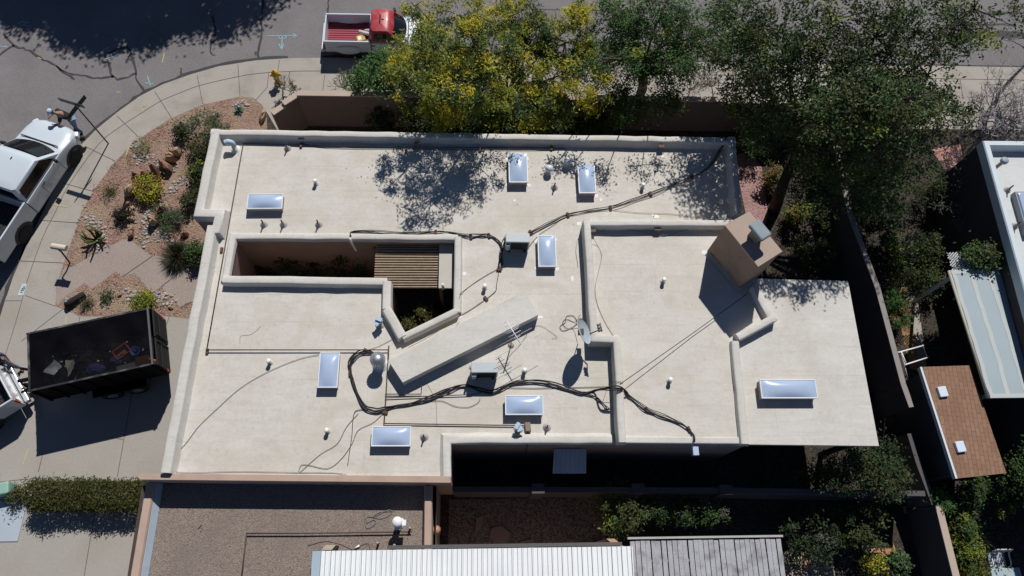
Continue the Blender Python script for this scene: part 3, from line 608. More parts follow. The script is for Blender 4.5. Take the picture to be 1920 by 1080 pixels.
b.tube([feed-sd*.14, feed+sd*.14], .022, 6); b.build('receiver', mat('lnb_grey', (.16, .17, .18), .5), d, world=False)
b = MB(); bk = c-nrm*.12; b.tube([(0.02, .12, .55), (0, .08, .75), tuple(bk-Vector((0, 0, .12))), tuple(bk)], .028, 8); b.box(tuple(bk), (.16, .16, .18)); b.box((.03, .12, .50), (.14, .2, .02)); b.build('mount', DARKM, d, world=False)
b = MB(); b.tube([(.02, -.1, .54), tuple(bk)], .014, 6); b.tube([(.02, .42, .54), tuple(bk)], .014, 6); b.build('strut', DARKM, d, world=False)
# television antenna
ab = P(958, 648, Z1); A = thing('antenna', 'thin white television antenna on a short mast beside the monitor box', 'antenna', ab)
b = MB(); b.tube([(0, 0, 0), (0, 0, .06)], [.10, .05], 10); b.tube([(0, 0, 0), (0, 0, 1.05)], .018, 6); b.build('mast', mat('mast_tan', (.33, .29, .22), .7), A, world=False)
t0, t1 = P(950, 602, Z1+1.03)-ab, P(977, 646, Z1+1.03)-ab; t0.z = t1.z = 1.03
ALW = mat('aluminium_white', (.72, .73, .74), .4, .05)
b = MB(); b.tube([t0, t1], .016, 6); b.build('boom', ALW, A, world=False)
bd = (t1-t0).normalized(); pd = Vector((-bd.y, bd.x, 0)); ln = (t1-t0).length
b = MB()
for u, hl in ((.02, .10), (.16, .14), (.3, .16), (.36, .26), (.42, .20), (.55, .22), (.70, .12), (.97, .10)):
    e = t0+bd*ln*u; b.tube([e-pd*hl, e+pd*hl], .008, 5)
b.build('element', ALW, A, world=False)
e = t1+bd*-.02; b = MB(); b.tube([e-pd*.85, e+pd*.95], .007, 5); e = t0+bd*ln*.66; b.tube([e-pd*.72, e+pd*.55], .005, 5); b.build('long_element', ALW, A, world=False)
# ---- pipes and cables: every run is its own thing
def run(name, label, cat, pts, r, m, z=Z1+.03, n=6, smooth=4, group=None, sag=True):
    p3 = [P(q[0], q[1], q[2] if len(q) > 2 else z) for q in pts]; pp_ = smoothpath(p3, smooth) if smooth else p3
    b = MB(); b.tube([q-p3[0] for q in pp_], r, n); o = b.build(name, m, None, world=False); o.location = p3[0]; return tag(o, label, cat, group)
run('gas_pipe', 'brown steel pipe running down along the west parapet', 'pipe', [(456, 269), (387, 659)], .018, BROWNP, smooth=0)
run('gas_pipe', 'brown steel pipe running from the west parapet towards the turbine vent', 'pipe', [(387, 656), (728, 656), (729, 655, Z1+.02)], .018, BROWNP, Z1+.09, smooth=0)
run('gas_pipe', 'short upright brown pipe beside the turbine vent', 'pipe', [(729, 648), (728, 674)], .02, BROWNP, Z1+.09, smooth=0)
run('gas_pipe', 'brown pipe dropping from the monitor box to the south skylight', 'pipe', [(727, 680), (724, 740), (720, 795)], .018, BROWNP, Z1+.05, smooth=0)
run('gas_pipe', 'brown pipe running east to the brown block near the south edge', 'pipe', [(720, 794), (983, 798)], .018, BROWNP, Z1+.06, smooth=0)
run('gas_pipe', 'brown pipe below the monitor box towards the air conditioner', 'pipe', [(722, 746), (880, 740)], .015, BROWNP, Z1+.06, smooth=0)
run('gas_pipe', 'short brown pipe branch ending at the monitor box', 'pipe', [(722, 739), (790, 739), (791, 720)], .015, BROWNP, Z1+.06, smooth=0)
run('conduit', 'thin black conduit along the north parapet', 'conduit', [(458, 269), (640, 274), (840, 276), (1000, 277), (1060, 278)], .014, CABLE, Z1+.05, smooth=0)
run('conduit', 'thin black cable just inside the north parapet, under the trees', 'cable', [(565, 268), (620, 277), (800, 279), (950, 281), (1040, 281)], .010, CABLE, Z1+.03)
def bundle(label, pts, strands, spread, r, m=CABLE, z=Z1+.04, lift=.05):
    p3 = [P(q[0], q[1], q[2] if len(q) > 2 else z) for q in pts]; o0 = p3[0]; B = thing('cable_bundle', label, 'cables', o0)
    base = smoothpath(p3, 5)
    for k in range(strands):
        ph = random.uniform(0, 6); fr = random.uniform(.5, 1.0); out = []
        for i, q in enumerate(base):
            dd = (base[min(i+1, len(base)-1)]-base[max(i-1, 0)]).normalized(); nn_ = Vector((-dd.y, dd.x, 0)); wob = 2.2 if k == strands-1 else 1.0; o = spread*(k-(strands-1)/2)+wob*spread*.75*math.sin(ph+i*fr*.35)+spread*.25*math.sin(ph*2+i*.9)
            if i in (0, len(base)-1): o *= .3
            out.append(q-o0+nn_*o+Vector((0, 0, lift*.5*(1+math.sin(ph+i*.8))*.6+k*.006)))
        b = MB(); b.tube(out, r*random.uniform(.75, 1.2), 6); b.build('cable', m, B, world=False)
    return B
bundle('black cables from the northeast corner down to the upper air conditioner', [(1362, 257, 3.68), (1352, 278, Z1+.1), (1340, 300), (1322, 320), (1298, 332), (1262, 346), (1240, 356), (1195, 372), (1150, 387), (1095, 396), (1062, 404), (1030, 419), (993, 438)], 4, .022, .012)
bundle('black cables along the north rim of the courtyard', [(657, 445, 3.5), (658, 436), (680, 434), (720, 437), (770, 438), (818, 434), (850, 438), (880, 443), (900, 441), (918, 441), (935, 452), (942, 470)], 4, .020, .012)
bundle('tangle of black cables at the left of the upper air conditioner', [(950, 446, Z1+.3), (944, 460, Z1+.2), (940, 475), (938, 490), (937, 503)], 5, .03, .014)
BLIST = [(702, 664), (688, 659), (668, 664), (656, 682), (659, 705), (668, 735), (684, 764), (704, 771), (722, 766), (745, 760), (775, 757), (806, 748), (835, 735), (860, 724), (880, 723), (900, 732), (925, 737), (945, 726), (965, 717), (995, 715), (1030, 720), (1065, 731), (1092, 737), (1115, 732), (1138, 729, 3.9), (1163, 730, 3.9), (1176, 739, Z2+.06)]
bundle('thick black cable bundle snaking from the turbine vent past the lower air conditioner', BLIST, 4, .026, .020)
bundle('black cable bundle crossing the raised roof to the south edge', [(1163, 730, 3.9), (1176, 739, Z2+.06), (1190, 750, Z2+.04), (1212, 768, Z2+.04), (1235, 778, Z2+.04), (1262, 788, Z2+.04), (1285, 800, Z2+.04), (1300, 815, Z2+.06), (1302, 829, Z2+.12)], 4, .022, .016)
bundle('pair of black cables peeling off beside the parapet below the dish', [(1092, 737), (1108, 742), (1122, 748), (1132, 758), (1140, 768)], 2, .022, .016)
run('cable', 'thin dark cable from the upper air conditioner to the courtyard corner', 'cable', [(936, 503), (905, 520), (870, 545), (862, 552, 3.6)], .009, CABLE)
run('cable', 'thin dark cable going down to the block by the monitor box', 'cable', [(936, 505), (931, 535), (929, 546), (912, 560), (880, 582), (850, 598)], .010, CABLE)
run('cable', 'long thin cable curving across the west of the roof', 'cable', [(598, 665), (560, 673), (500, 698), (450, 728), (405, 768), (372, 800), (345, 835), (312, 866), (304, 880)], .008, GREYC)
run('cable', 'black cable dropping from the thick bundle towards the south wall', 'cable', [(690, 768), (668, 770), (662, 785), (660, 815), (655, 850), (652, 872)], .010, CABLE)
run('cable', 'thin looping cable beside the wide south skylight', 'cable', [(720, 773), (700, 792), (672, 806), (660, 832), (640, 860), (615, 878), (580, 872), (565, 872), (560, 884)], .008, GREYC)
run('cable', 'thin cable slanting down to the pink wall', 'cable', [(672, 775), (650, 800), (632, 832), (600, 852), (562, 886)], .008, GREYC)
run('cable', 'thin cable lying along the pink wall', 'cable', [(305, 884), (360, 886), (440, 884), (520, 885), (560, 886), (640, 888), (658, 900, 3.47)], .007, GREYC)
run('guy_wire', 'black wire stretched from the chimney down to the raised roof parapet', 'wire', [(1402, 550, Z2+.16), (1300, 624, Z2+.13), (1163, 720, 3.89)], .011, CABLE, smooth=0)
run('cable', 'straight black cable between the lower air conditioner and the parapet', 'cable', [(880, 741), (940, 727), (1000, 728), (1140, 725), (1142, 716, 3.9), (1165, 716, 3.9)], .009, CABLE, smooth=0)
run('cable', 'thin cable wandering beside the inner west parapet of the raised roof', 'cable', [(1110, 442, 3.8), (1120, 460), (1128, 480), (1122, 510), (1116, 540), (1120, 570), (1135, 605), (1152, 632)], .007, GREYC, Z2+.02)
run('cable', 'thin cable draped inside the north parapet of the raised roof', 'cable', [(1116, 438), (1150, 428), (1200, 434), (1240, 441), (1275, 434), (1310, 428), (1340, 436)], .007, GREYC, Z2+.05)
run('cable', 'thin grey cable from the northeast bundle along the raised room', 'cable', [(1150, 394), (1200, 399), (1260, 401), (1320, 408), (1350, 408)], .007, GREYC)
run('cable', 'thin loop of cable from the raised parapet beside the upright skylight', 'cable', [(1108, 440, 3.8), (1085, 446), (1080, 470), (1082, 485), (1084, 500)], .006, GREYC)
run('cable', 'curly loops of loose cable beside the dish', 'cable', [(1088, 590, 3.6), (1078, 604), (1062, 598), (1055, 606), (1066, 616), (1082, 606), (1075, 592), (1062, 593), (1060, 604), (1050, 612), (1056, 620), (1075, 616), (1090, 616, 3.7)], .008, CABLE)
run('cable', 'faint thin cable trailing from the antenna to the monitor box', 'cable', [(948, 690), (955, 668), (972, 650), (985, 632), (995, 616), (1012, 610), (1030, 620), (1045, 632), (1035, 634)], .005, GREYC)
run('cable', 'thin cable running up from the upright skylight to the northeast bundle', 'cable', [(985, 472), (1000, 452), (1015, 437), (1035, 424), (1050, 412)], .007, CABLE)
run('cable', 'pair of thin cables lying on the monitor box', 'cable', [(864, 590, 3.5), (835, 612, 3.75), (800, 634, 3.75), (765, 652, 3.75)], .007, BROWNP)
run('cable', 'thin cable hanging beside the courtyard apex to the red block', 'cable', [(748, 622, 3.5), (735, 636), (712, 648), (690, 656)], .007, GREYC)
run('cable', 'cable dropping over the south wall near the brown block', 'cable', [(990, 803), (989, 826), (989, 832, 3.4), (985, 860, 2.0)], .012, CABLE, smooth=0)
run('cable', 'thin loop of cable below the lower air conditioner', 'cable', [(808, 752), (830, 752), (855, 762), (880, 763), (896, 755), (900, 748)], .007, CABLE)
# wooden blocks carrying the pipes
q = P(683, 657, Z1+.1); b = MB(); b.box((0, 0, .035), (.085, .17, .07)); wb = b.build('wood_block', WOODB, None, world=False, bevel=.008); wb.location = (q.x, q.y, Z1); wb.rotation_euler = (0, 0, -.4); tag(wb, 'red wooden block under the pipes beside the turbine vent', 'block', 'wooden blocks carrying pipes and cables')
for (x, y), rz, lab in (((388, 658), 0, 'red wooden block under the bend of the west pipe'), ((722, 773), 1.4, 'red wooden block under the thick bundle at the monitor box'), ((564, 272), 0, 'wooden block under the north conduit, over the wide skylight'), ((762, 281), 0, 'wooden block under the north conduit at the left of the tree shadow'), ((900, 280), 0, 'wooden block under the north conduit inside the tree shadow'), ((1034, 277), 0, 'wooden block under the north conduit near the mushroom vents'), ((415, 468), 0, 'wooden block under the west pipe beside the courtyard'), ((817, 435), 0, 'wooden block under the courtyard cables'), ((883, 443), .2, 'wooden block under the cables at the courtyard corner'), ((917, 441), .2, 'wooden block under the cables left of the upper air conditioner'), ((936, 505), 1.5, 'wooden block at the foot of the cable tangle'), ((911, 559), .7, 'wooden block under the thin cable at the end of the monitor box'), ((656, 700), .1, 'wooden block under the curve of the thick bundle'), ((685, 764), .6, 'wooden block under the lower bend of the thick bundle'), ((995, 435), .5, 'wooden block under the northeast cables at the upper air conditioner'), ((1065, 402), .3, 'wooden block under the northeast cables left of the raised roof'), ((1145, 389), .2, 'wooden block under the middle of the northeast cables'), ((1220, 363), .4, 'wooden block under the northeast cables beside the tree shadow'), ((1298, 331), .5, 'wooden block under the northeast cables within the tree shadow')):
    q = P(x, y, Z1+.06); dup(wb, (q.x, q.y, Z1), rz, lab)
for (x, y), rz, lab in (((1176, 738), .5, 'wooden block under the cables on the raised roof, by the parapet'), ((1213, 768), .7, 'wooden block under the cables in the middle of the raised roof'), ((1292, 804), .4, 'wooden block under the cables at the south edge of the raised roof')):
    q = P(x, y, Z2+.06); dup(wb, (q.x, q.y, Z2), rz, lab)
# ================================================================ GARDEN WALLS
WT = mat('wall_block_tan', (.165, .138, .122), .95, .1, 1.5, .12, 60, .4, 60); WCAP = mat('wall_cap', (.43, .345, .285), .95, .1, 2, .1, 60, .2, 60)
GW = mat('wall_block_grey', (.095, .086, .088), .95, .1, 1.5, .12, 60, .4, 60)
def wall(name, label, pts, w, h, m, cap=WCAP, capo=.012, pil=()):
    """free-standing masonry wall; pts (x, y, top z)"""
    c = Vector((0, 0, 0))
    for p in pts: c += Vector((p[0], p[1], 0))
    o = thing(name, label, 'garden wall', c/len(pts))
    b = MB()
    for i in range(len(pts)-1):
        b.sweep([pts[i][:2], pts[i+1][:2]], [(-w/2, -.05), (w/2, -.05), (w/2, pts[i][2]-.05), (-w/2, pts[i][2]-.05)])
    b.build('masonry', m, o)
    b = MB()
    for i in range(len(pts)-1):
        b.sweep([pts[i][:2], pts[i+1][:2]], [(-w/2-capo, pts[i][2]-.05), (w/2+capo, pts[i][2]-.05), (w/2+capo, pts[i][2]), (-w/2-capo, pts[i][2])])
    b.build('coping', cap, o)
    for q in pil:
        b = MB(); b.box((q[0], q[1], q[2]/2), (q[3], q[4], q[2])); b.build('pilaster', m if len(q) < 6 else cap, o)
    return o
def mid(a, b_): return ((a[0]+b_[0])/2, (a[1]+b_[1])/2)
w0 = P(510, 212, 1.85); w1 = P(531, 194, 1.95); w2 = P(557, 174, 2.05); w3 = P(1360, 186, 2.05); w4 = P(1445, 191, 1.95)
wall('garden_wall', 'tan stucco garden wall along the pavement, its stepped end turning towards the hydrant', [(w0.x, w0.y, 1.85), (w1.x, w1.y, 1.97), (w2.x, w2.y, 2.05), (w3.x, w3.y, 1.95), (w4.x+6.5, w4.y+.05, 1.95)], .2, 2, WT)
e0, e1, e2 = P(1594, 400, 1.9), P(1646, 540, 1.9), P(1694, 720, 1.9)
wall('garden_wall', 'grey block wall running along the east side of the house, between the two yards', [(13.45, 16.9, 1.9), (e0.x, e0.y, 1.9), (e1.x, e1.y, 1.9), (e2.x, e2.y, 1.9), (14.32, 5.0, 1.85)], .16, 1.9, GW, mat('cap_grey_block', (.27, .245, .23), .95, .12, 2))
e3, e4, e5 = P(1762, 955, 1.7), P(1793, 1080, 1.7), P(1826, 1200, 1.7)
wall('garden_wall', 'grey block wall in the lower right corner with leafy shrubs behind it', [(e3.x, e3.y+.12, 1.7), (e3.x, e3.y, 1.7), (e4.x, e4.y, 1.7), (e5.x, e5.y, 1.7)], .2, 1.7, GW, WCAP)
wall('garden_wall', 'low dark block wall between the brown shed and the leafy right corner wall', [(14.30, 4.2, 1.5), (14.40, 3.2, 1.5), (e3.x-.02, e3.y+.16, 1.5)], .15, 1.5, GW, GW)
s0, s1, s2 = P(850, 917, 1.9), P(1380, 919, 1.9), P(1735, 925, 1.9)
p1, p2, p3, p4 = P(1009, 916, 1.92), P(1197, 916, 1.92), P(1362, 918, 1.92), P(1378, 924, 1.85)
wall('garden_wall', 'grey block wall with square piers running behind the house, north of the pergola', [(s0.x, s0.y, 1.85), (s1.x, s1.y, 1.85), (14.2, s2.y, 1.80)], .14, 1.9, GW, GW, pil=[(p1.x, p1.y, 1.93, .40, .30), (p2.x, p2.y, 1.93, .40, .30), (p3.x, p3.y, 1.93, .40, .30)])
# ================================================================ SOUTH NEIGHBOUR
GR = gravel('roof_gravel', [(.15, .115, .095), (.26, .21, .18), (.31, .26, .225)], 42, .45, (.20, .165, .145), .5)
NB = thing('neighbour_house', 'south neighbour house with grey gravel roof, pink parapets and white ribbed metal porch roof', 'house', (-4, -1, 0))
ZG = 2.6
b = MB(); gq = Q([(281, 907), (803, 907)], ZG); gp = [gq[0], gq[1], (gq[1][0], -9), (gq[0][0]-.1, -9)]; b.poly(gp, ZG); b.build('gravel_roof', GR, NB)
b = MB(); b.sides([(gp[0][0]-.22, gp[0][1]-.05), (gp[1][0]+.25, gp[1][1]-.05), (gp[2][0]+.25, -9), (gp[3][0]-.22, -9)], 0, ZG-.01); b.build('wall', STUC, NB)
b = MB(); l0, l1 = P(281, 907, 2.9), P(252, 1080, 2.9); l0.y = sw[0][1]-.012; dd = l1-l0; l2 = l0+dd*4; b.sweep([l0[:2], l2[:2]], [(-.13, ZG-.2), (.18, ZG-.2), (.13, 2.84), (.10, 2.9), (-.10, 2.9), (-.13, 2.84)]); b.build('parapet', PINK, NB)
b = MB(); b.sweep([l0[:2], l2[:2]], [(.145, 2.80), (.27, ZG+.02), (.27, ZG-.05), (.135, ZG-.05), (.135, 2.80)]); b.build('flashing', mat('flash_bluegrey', (.36, .42, .48), .5, .15, 3), NB)
b = MB(); l0, l1 = P(803, 908, 2.9), P(801, 1080, 2.9); l0.y = sw[1][1]-.012; dd = l1-l0; l2 = l0+dd*4; b.sweep([l0[:2], l2[:2]], [(-.12, 0), (.12, 0), (.12, 2.84), (.09, 2.9), (-.09, 2.9), (-.12, 2.84)], m=0); b.build('parapet', PINK, NB)
# ribbed metal roof
MW = mat('metal_white', (.80, .82, .83), .42, .06, 1.2, .05, 30, metal=.0, spec=.5, stain=(.70, .72, .74), stain_amt=.4, sscale=1.5)
ZM = 3.15; m0, m1 = P(603, 1033, ZM), P(1170, 1033, ZM); prof = []; x = m0.x; pitch = .2875
while x < m1.x: prof += [(x, 0), (x+.10, 0), (x+.112, .012), (x+.128, .012), (x+.14, 0), (x+.235, 0), (x+.245, .06), (x+.274, .06), (x+.284, 0)]; x += pitch
b = MB(); yA, yB = m0.y, -6; fm = []
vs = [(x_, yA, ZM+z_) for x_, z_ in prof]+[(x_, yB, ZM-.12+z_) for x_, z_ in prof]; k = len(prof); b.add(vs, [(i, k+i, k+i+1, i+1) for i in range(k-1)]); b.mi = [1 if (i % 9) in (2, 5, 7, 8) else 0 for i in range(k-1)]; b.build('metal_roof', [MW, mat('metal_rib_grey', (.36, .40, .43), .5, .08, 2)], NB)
b = MB(); b.box(((m0.x+m1.x)/2+.9, yA+.07, ZM-.02), (m1.x-m0.x-1.9, .10, .09)); b.build('gutter', mat('gutter_dark', (.10, .095, .095), .6), NB)
b = MB(); b.box((m0.x-.13, (yA+yB)/2, ZM-.07), (.24, yA-yB, .08), mtx=Matrix.Rotation(math.atan2(.12, yA-yB), 3, 'X')); b.build('edge_flashing', mat('flash_blue', (.36, .45, .52), .4, .1), NB)
b = MB(); q = P(608, 1026, ZM); b.prism(Q([(603, 1031), (611, 1022), (630, 1022), (622, 1031)], ZM), 2.6, ZM+.02); b.build('end_block', mat('end_tan', (.42, .37, .30), .9), NB)
b = MB(); b.prism(Q([(1137, 1010), (1152, 1010), (1188, 1040), (1190, 1120), (1174, 1120), (1172, 1040)], 3.0), 0, 3.0); b.build('end_parapet', mat('stucco_orange', (.46, .29, .19), .95, .1), NB)
b = MB(); b.sides([(m0.x+.1, yA-.25), (m1.x-.1, yA-.25), (m1.x-.1, -6), (m0.x+.1, -6)], 0, ZM-.6); b.build('wall', STUC, NB)
b = MB(); b.tube([P(818, 992, 2.2), P(815, 990, 2.3)], .03, 6); b.lathe([(.02, .12), (.09, .08), (.15, 0)], P(818, 994, 2.2), 12); b.build('porch_lamp', mat('lamp_copper', (.42, .24, .15), .5), NB)
def npipe(b):
    b.lathe([(.17, 0), (.16, .03), (.10, .06), (.095, .62)], n=14, m=0); b.lathe([(.10, .60), (.15, .63), (.152, .69), (.13, .74), (.04, .77)], n=16, m=0); b.box((.16, -.02, .60), (.18, .16, .12), 0, 0); b.box((.0, -.16, .5), (.16, .10, .2), 0, 0)
q = P(744, 978, ZG+.8); b = MB(); npipe(b); o = b.build('roof_vent', mat('vent_white', (.80, .80, .79), .4, .04), NB, world=False); o.location = Vector((q.x, q.y, ZG))-NB.location
for px_, hh in (((768, 990), .22), ((707, 1018), .35), ((739, 1022), .3)):
    q = P(*px_, ZG+hh); b = MB(); b.tube([(0, 0, 0), (0, 0, hh)], .035, 8); o = b.build('vent_pipe', LEAD, NB, world=False); o.location = Vector((q.x, q.y, ZG))-NB.location
run('gas_pipe', 'brown pipe across the neighbour gravel roof to its white vent', 'pipe', [(462, 1000), (560, 1000), (772, 997)], .02, BROWNP, ZG+.10, smooth=0)
run('gas_pipe', 'brown pipe running south on the neighbour gravel roof', 'pipe', [(462, 1000), (452, 1090)], .02, BROWNP, ZG+.10, smooth=0)
run('cable', 'tangle of thin cable on the neighbour gravel roof beside the white vent', 'cable', [(683, 958), (685, 985), (692, 990), (705, 980), (700, 974), (688, 980), (690, 968), (715, 972), (735, 962), (728, 956), (700, 970), (712, 960), (740, 958)], .008, GREYC, ZG+.03)
run('cable', 'thin grey cable with a white plug on the neighbour gravel roof', 'cable', [(578, 1022), (610, 1014), (640, 1020), (662, 1030), (672, 1024), (690, 1018), (694, 1030)], .008, GREYC, ZG+.03)
b = MB(); b.tube([P(665, 1028, ZG+.05), P(674, 1023, ZG+.05)], [.02, .035], 8); o = b.build('plug', WHITE, None, world=False); tag(o, 'small white plug at the end of the cable on the gravel roof', 'plug')
run('bent_wire', 'bent scrap of wire lying alone on the neighbour gravel roof', 'wire', [(371, 992), (378, 984), (373, 990), (380, 988), (376, 997)], .008, GREYC, ZG+.02, smooth=0)
# ================================================================ PERGOLA at the lower right
PG = thing('pergola', 'weathered grey slatted pergola roof beside the white ribbed metal roof', 'pergola', (6.7, -1.5, 0))
WG = mat('weathered_wood', (.37, .37, .395), .92, .2, 2.2, .3, 25, .3, 30, stain=(.17, .165, .17), stain_amt=.8, sscale=3)
g0, g1 = P(1180, 1012, 2.7), P(1463, 1009, 2.7); n = 29
for k in range(n):
    x = g0.x+(g1.x-g0.x)*(k+.5)/n; dx = random.uniform(-.012, .012); y0 = g0.y-.03+random.uniform(-.02, .01)
    b = MB(); b.box((x+dx, (y0-4.4)/2, 2.7+random.uniform(-.006, .006)), ((g1.x-g0.x)/n*.87, y0+4.4, .045), random.uniform(-.004, .004)); b.build('slat', WG, PG)
b = MB(); b.box(((g0.x+g1.x)/2, g0.y+.04, 2.71), (g1.x-g0.x+.12, .06, .14)); b.build('fascia', mat('fascia_grey', (.40, .39, .38), .8, .15, 4), PG)
for k in range(4): b = MB(); b.box(((g0.x+g1.x)/2, g0.y-.6-k*1.1, 2.6), (g1.x-g0.x, .07, .14)); b.build('rafter', WG, PG)
for x, y in ((g0.x+.2, g0.y-.3), (g1.x-.2, g0.y-.3), (g0.x+.2, -4), (g1.x-.2, -4)): b = MB(); b.box((x, y, 1.27), (.1, .1, 2.5)); b.build('post', WG, PG)
# ================================================================ EAST NEIGHBOUR
EN = thing('east_neighbour_house', 'pale flat roofed house cut by the right edge of the picture', 'house', (22, 12, 0))
a0 = P(1843, 263, 3.6); a1 = P(1935, 560, 3.6); ex = a0.x
EW = roofmat('east_roof_white', (.60, .62, .62), .6)
b = MB(); b.poly([(ex+.1, 2), (ex+9, 2), (ex+9, a0.y-.1), (ex+.1, a0.y-.1)], 3.25); b.build('roof', EW, EN)
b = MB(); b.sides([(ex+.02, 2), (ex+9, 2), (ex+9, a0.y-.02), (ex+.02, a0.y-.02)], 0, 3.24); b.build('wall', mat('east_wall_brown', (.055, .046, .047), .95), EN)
b = MB(); b.sweep([(ex+9, a0.y-.12), (ex+.12, a0.y-.12), (ex+.12, 2)], [(-.12, 3.2), (.14, 3.2), (.12, 3.55), (.07, 3.6), (-.09, 3.6), (-.12, 3.56)][::-1]); b.build('parapet', mat('east_parapet', (.56, .63, .68), .6, .08, 2), EN)
def eroof(name, mats, fn, px, top):
    q = P(*px, 3.25+top); b = MB(); fn(b); o = b.build(name, mats, EN, world=False); o.location = Vector((q.x, q.y, 3.25))-EN.location; return o
eroof('vent_pipe', [mat('vent_cap_grey2', (.3, .34, .38), .5), mat('rust_pipe', (.40, .25, .2), .8)], lambda b: (b.tube([(0, 0, 0), (0, 0, .5)], .06, 10, m=1), b.lathe([(.05, .46), (.13, .48), (.13, .58), (.05, .60)], n=12, m=0)), (1885, 300), .58)
eroof('vent_jack', [LEAD, DARKM], jack, (1900, 348), .33); eroof('vent_jack', [LEAD, DARKM], jack, (1914, 416), .33)
eroof('skylight', [mat('dark_curb', (.25, .27, .3), .5), DOME], lambda b: (b.box((.5, -.5, .12), (1.1, 1.6, .24)), b.rbox((.5, -.5, .27), (1.0, 1.5, .06), 0, .05, 1)), (1912, 372), .3)
b = MB(); q = P(1900, 482, 1.8); b.tube([(ex-.02, 9.6, 1.8), (ex-.12, 9.6, 1.8), (ex-.12, 9.25, 1.8), (ex-.02, 9.25, 1.8)], .02, 6, smooth=False); b.build('wall_bracket', WHITE, EN)
# flat-roofed patio cover with lighter seam tapes
PC = thing('patio_cover', 'grey patio cover roof with pale seam strips and a white lattice end', 'patio cover', (17.2, 7.3, 0))
pc = [P(1783, 507, 2.72), P(1882, 503, 2.72), P(1957, 745, 2.72), P(1857, 746, 2.72)]; pq = [(q.x, q.y) for q in pc]
b = MB(); b.prism(pq, 2.60, 2.72); b.build('roof', mat('cover_grey', (.35, .415, .45), .8, .06, 1, .08, 60, stain=(.30, .355, .39), stain_amt=.6), PC)
b = MB(); va = Vector(pq[0]); vb = Vector(pq[3]); vc = Vector(pq[1]); vd = Vector(pq[2])
for u, wd in ((.035, .13), (.36, .15), (.70, .14)): 
    c0, c1 = va.lerp(vc, u), vb.lerp(vd, u); mm_ = [c0.lerp(c1, k/12)+Vector((random.uniform(-.025, .025), 0)) for k in range(13)]; strip(b, mm_, wd, 2.726)
strip(b, [va.lerp(vb, .015), vc.lerp(vd, .015)], .16, 2.729); strip(b, [va.lerp(vb, .985), vc.lerp(vd, .985)], .14, 2.729); b.build('seam_tape', mat('tape_pale', (.46, .49, .49), .8, .08, 3), PC)
b = MB(); b.tube([(va.x-.05, va.y, 2.68), (vb.x-.05, vb.y, 2.68)], .05, 8); b.build('gutter', mat('gutter_cream', (.40, .38, .31), .6), PC)
for q in inset(pq, .15): b = MB(); b.box((q[0], q[1], 1.3), (.1, .1, 2.6)); b.build('post', WHITE, PC)
lt = MB(); c0, c1, c2, c3 = P(1774, 474, 2.60), P(1872, 470, 2.60), P(1880, 502, 2.66), P(1784, 506, 2.66)
for k in range(-16, 34):
    for sgn in (1, -1):
        pts = []
        for i in range(13):
            v_ = i/12; u = k/17+ (v_*.42 if sgn > 0 else -v_*.42)+(.0 if sgn > 0 else .2)
            if 0 <= u <= 1: pts.append(c0.lerp(c1, u).lerp(c3.lerp(c2, u), v_)+Vector((0, 0, .012 if sgn > 0 else 0)))
        if len(pts) > 1: lt.tube(pts, .017, 4, smooth=False)
lt.build('lattice', WHITE, PC)
# shed
SH = thing('shed', 'garden shed with brown shingle roof, white west fascia and two white roof vents', 'shed', (15.5, 4.4, 0))
sc = [P(1728, 688, 2.55), P(1818, 685, 2.42), P(1887, 887, 2.42), P(1795, 897, 2.55)]; sq = [(q.x, q.y) for q in sc]
SHG = brickmat('shingles', (.235, .135, .088), (.27, .165, .11), (.15, .085, .06), .30, .145, .008, rot=-1.5, bump=.35, fscale=45)
b = MB(); b.add([(*q, z) for q, z in zip(sq, (2.55, 2.42, 2.42, 2.55))]+[(*q, z-.07) for q, z in zip(sq, (2.55, 2.42, 2.42, 2.55))], [(3, 2, 1, 0), (4, 5, 6, 7), (0, 1, 5, 4), (1, 2, 6, 5), (2, 3, 7, 6), (3, 0, 4, 7)]); b.build('roof', SHG, SH)
b = MB(); s0_, s3_ = Vector(sq[0]), Vector(sq[3]); b.sweep([s0_, s3_], [(-.065, 2.40), (.0, 2.40), (.0, 2.565), (-.065, 2.565)]); b.build('fascia', mat('fascia_white', (.60, .66, .68), .6, .05), SH)
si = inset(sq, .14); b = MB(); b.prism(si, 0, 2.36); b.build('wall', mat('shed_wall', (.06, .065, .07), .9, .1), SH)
for px_ in ((1766, 735), (1799, 838)):
    q = P(*px_, 2.55); v_ = thing('tmp', '', '') if 0 else None
    b = MB(); b.rbox((0, 0, .09), (.30, .34, .12), -.28 if 0 else 0, .02); b.box((0, 0, .02), (.36, .40, .04)); o = b.build('roof_vent', mat('vent_pale', (.60, .68, .78), .5, .04), SH, world=False); o.location = Vector((q.x, q.y, 2.47))-SH.location; o.rotation_euler = (0, .07, .12)
# white folding frame standing over the soil bed
FR = thing('metal_frame', 'white tubular metal frame leaning over the soil bed beside the shed', 'frame', P(1705, 690, 0)); o0 = FR.location
def fp(x, y, z): return P(x, y, z)-o0
b = MB(); b.tube([fp(1684, 661, 1.9), fp(1735, 647, .9)], .026, 6); b.tube([fp(1697, 684, 1.9), fp(1741, 670, .9)], .026, 6); b.build('rail', WHITE, FR, world=False)
b = MB(); b.tube([fp(1690, 659, 1.88), fp(1702, 712, 1.6)], .024, 6); b.tube([fp(1691, 662, 1.88), fp(1700, 684, 1.85)], .02, 6); b.build('brace', WHITE, FR, world=False)
b = MB(); b.tube([fp(1730, 646, .95), fp(1739, 671, .95)], .02, 6); b.tube([fp(1735, 647, .9), fp(1737, 647, 0)], .022, 6); b.tube([fp(1741, 670, .9), fp(1743, 670, 0)], .022, 6); b.build('leg', mat('frame_grey', (.42, .43, .45), .5), FR, world=False)
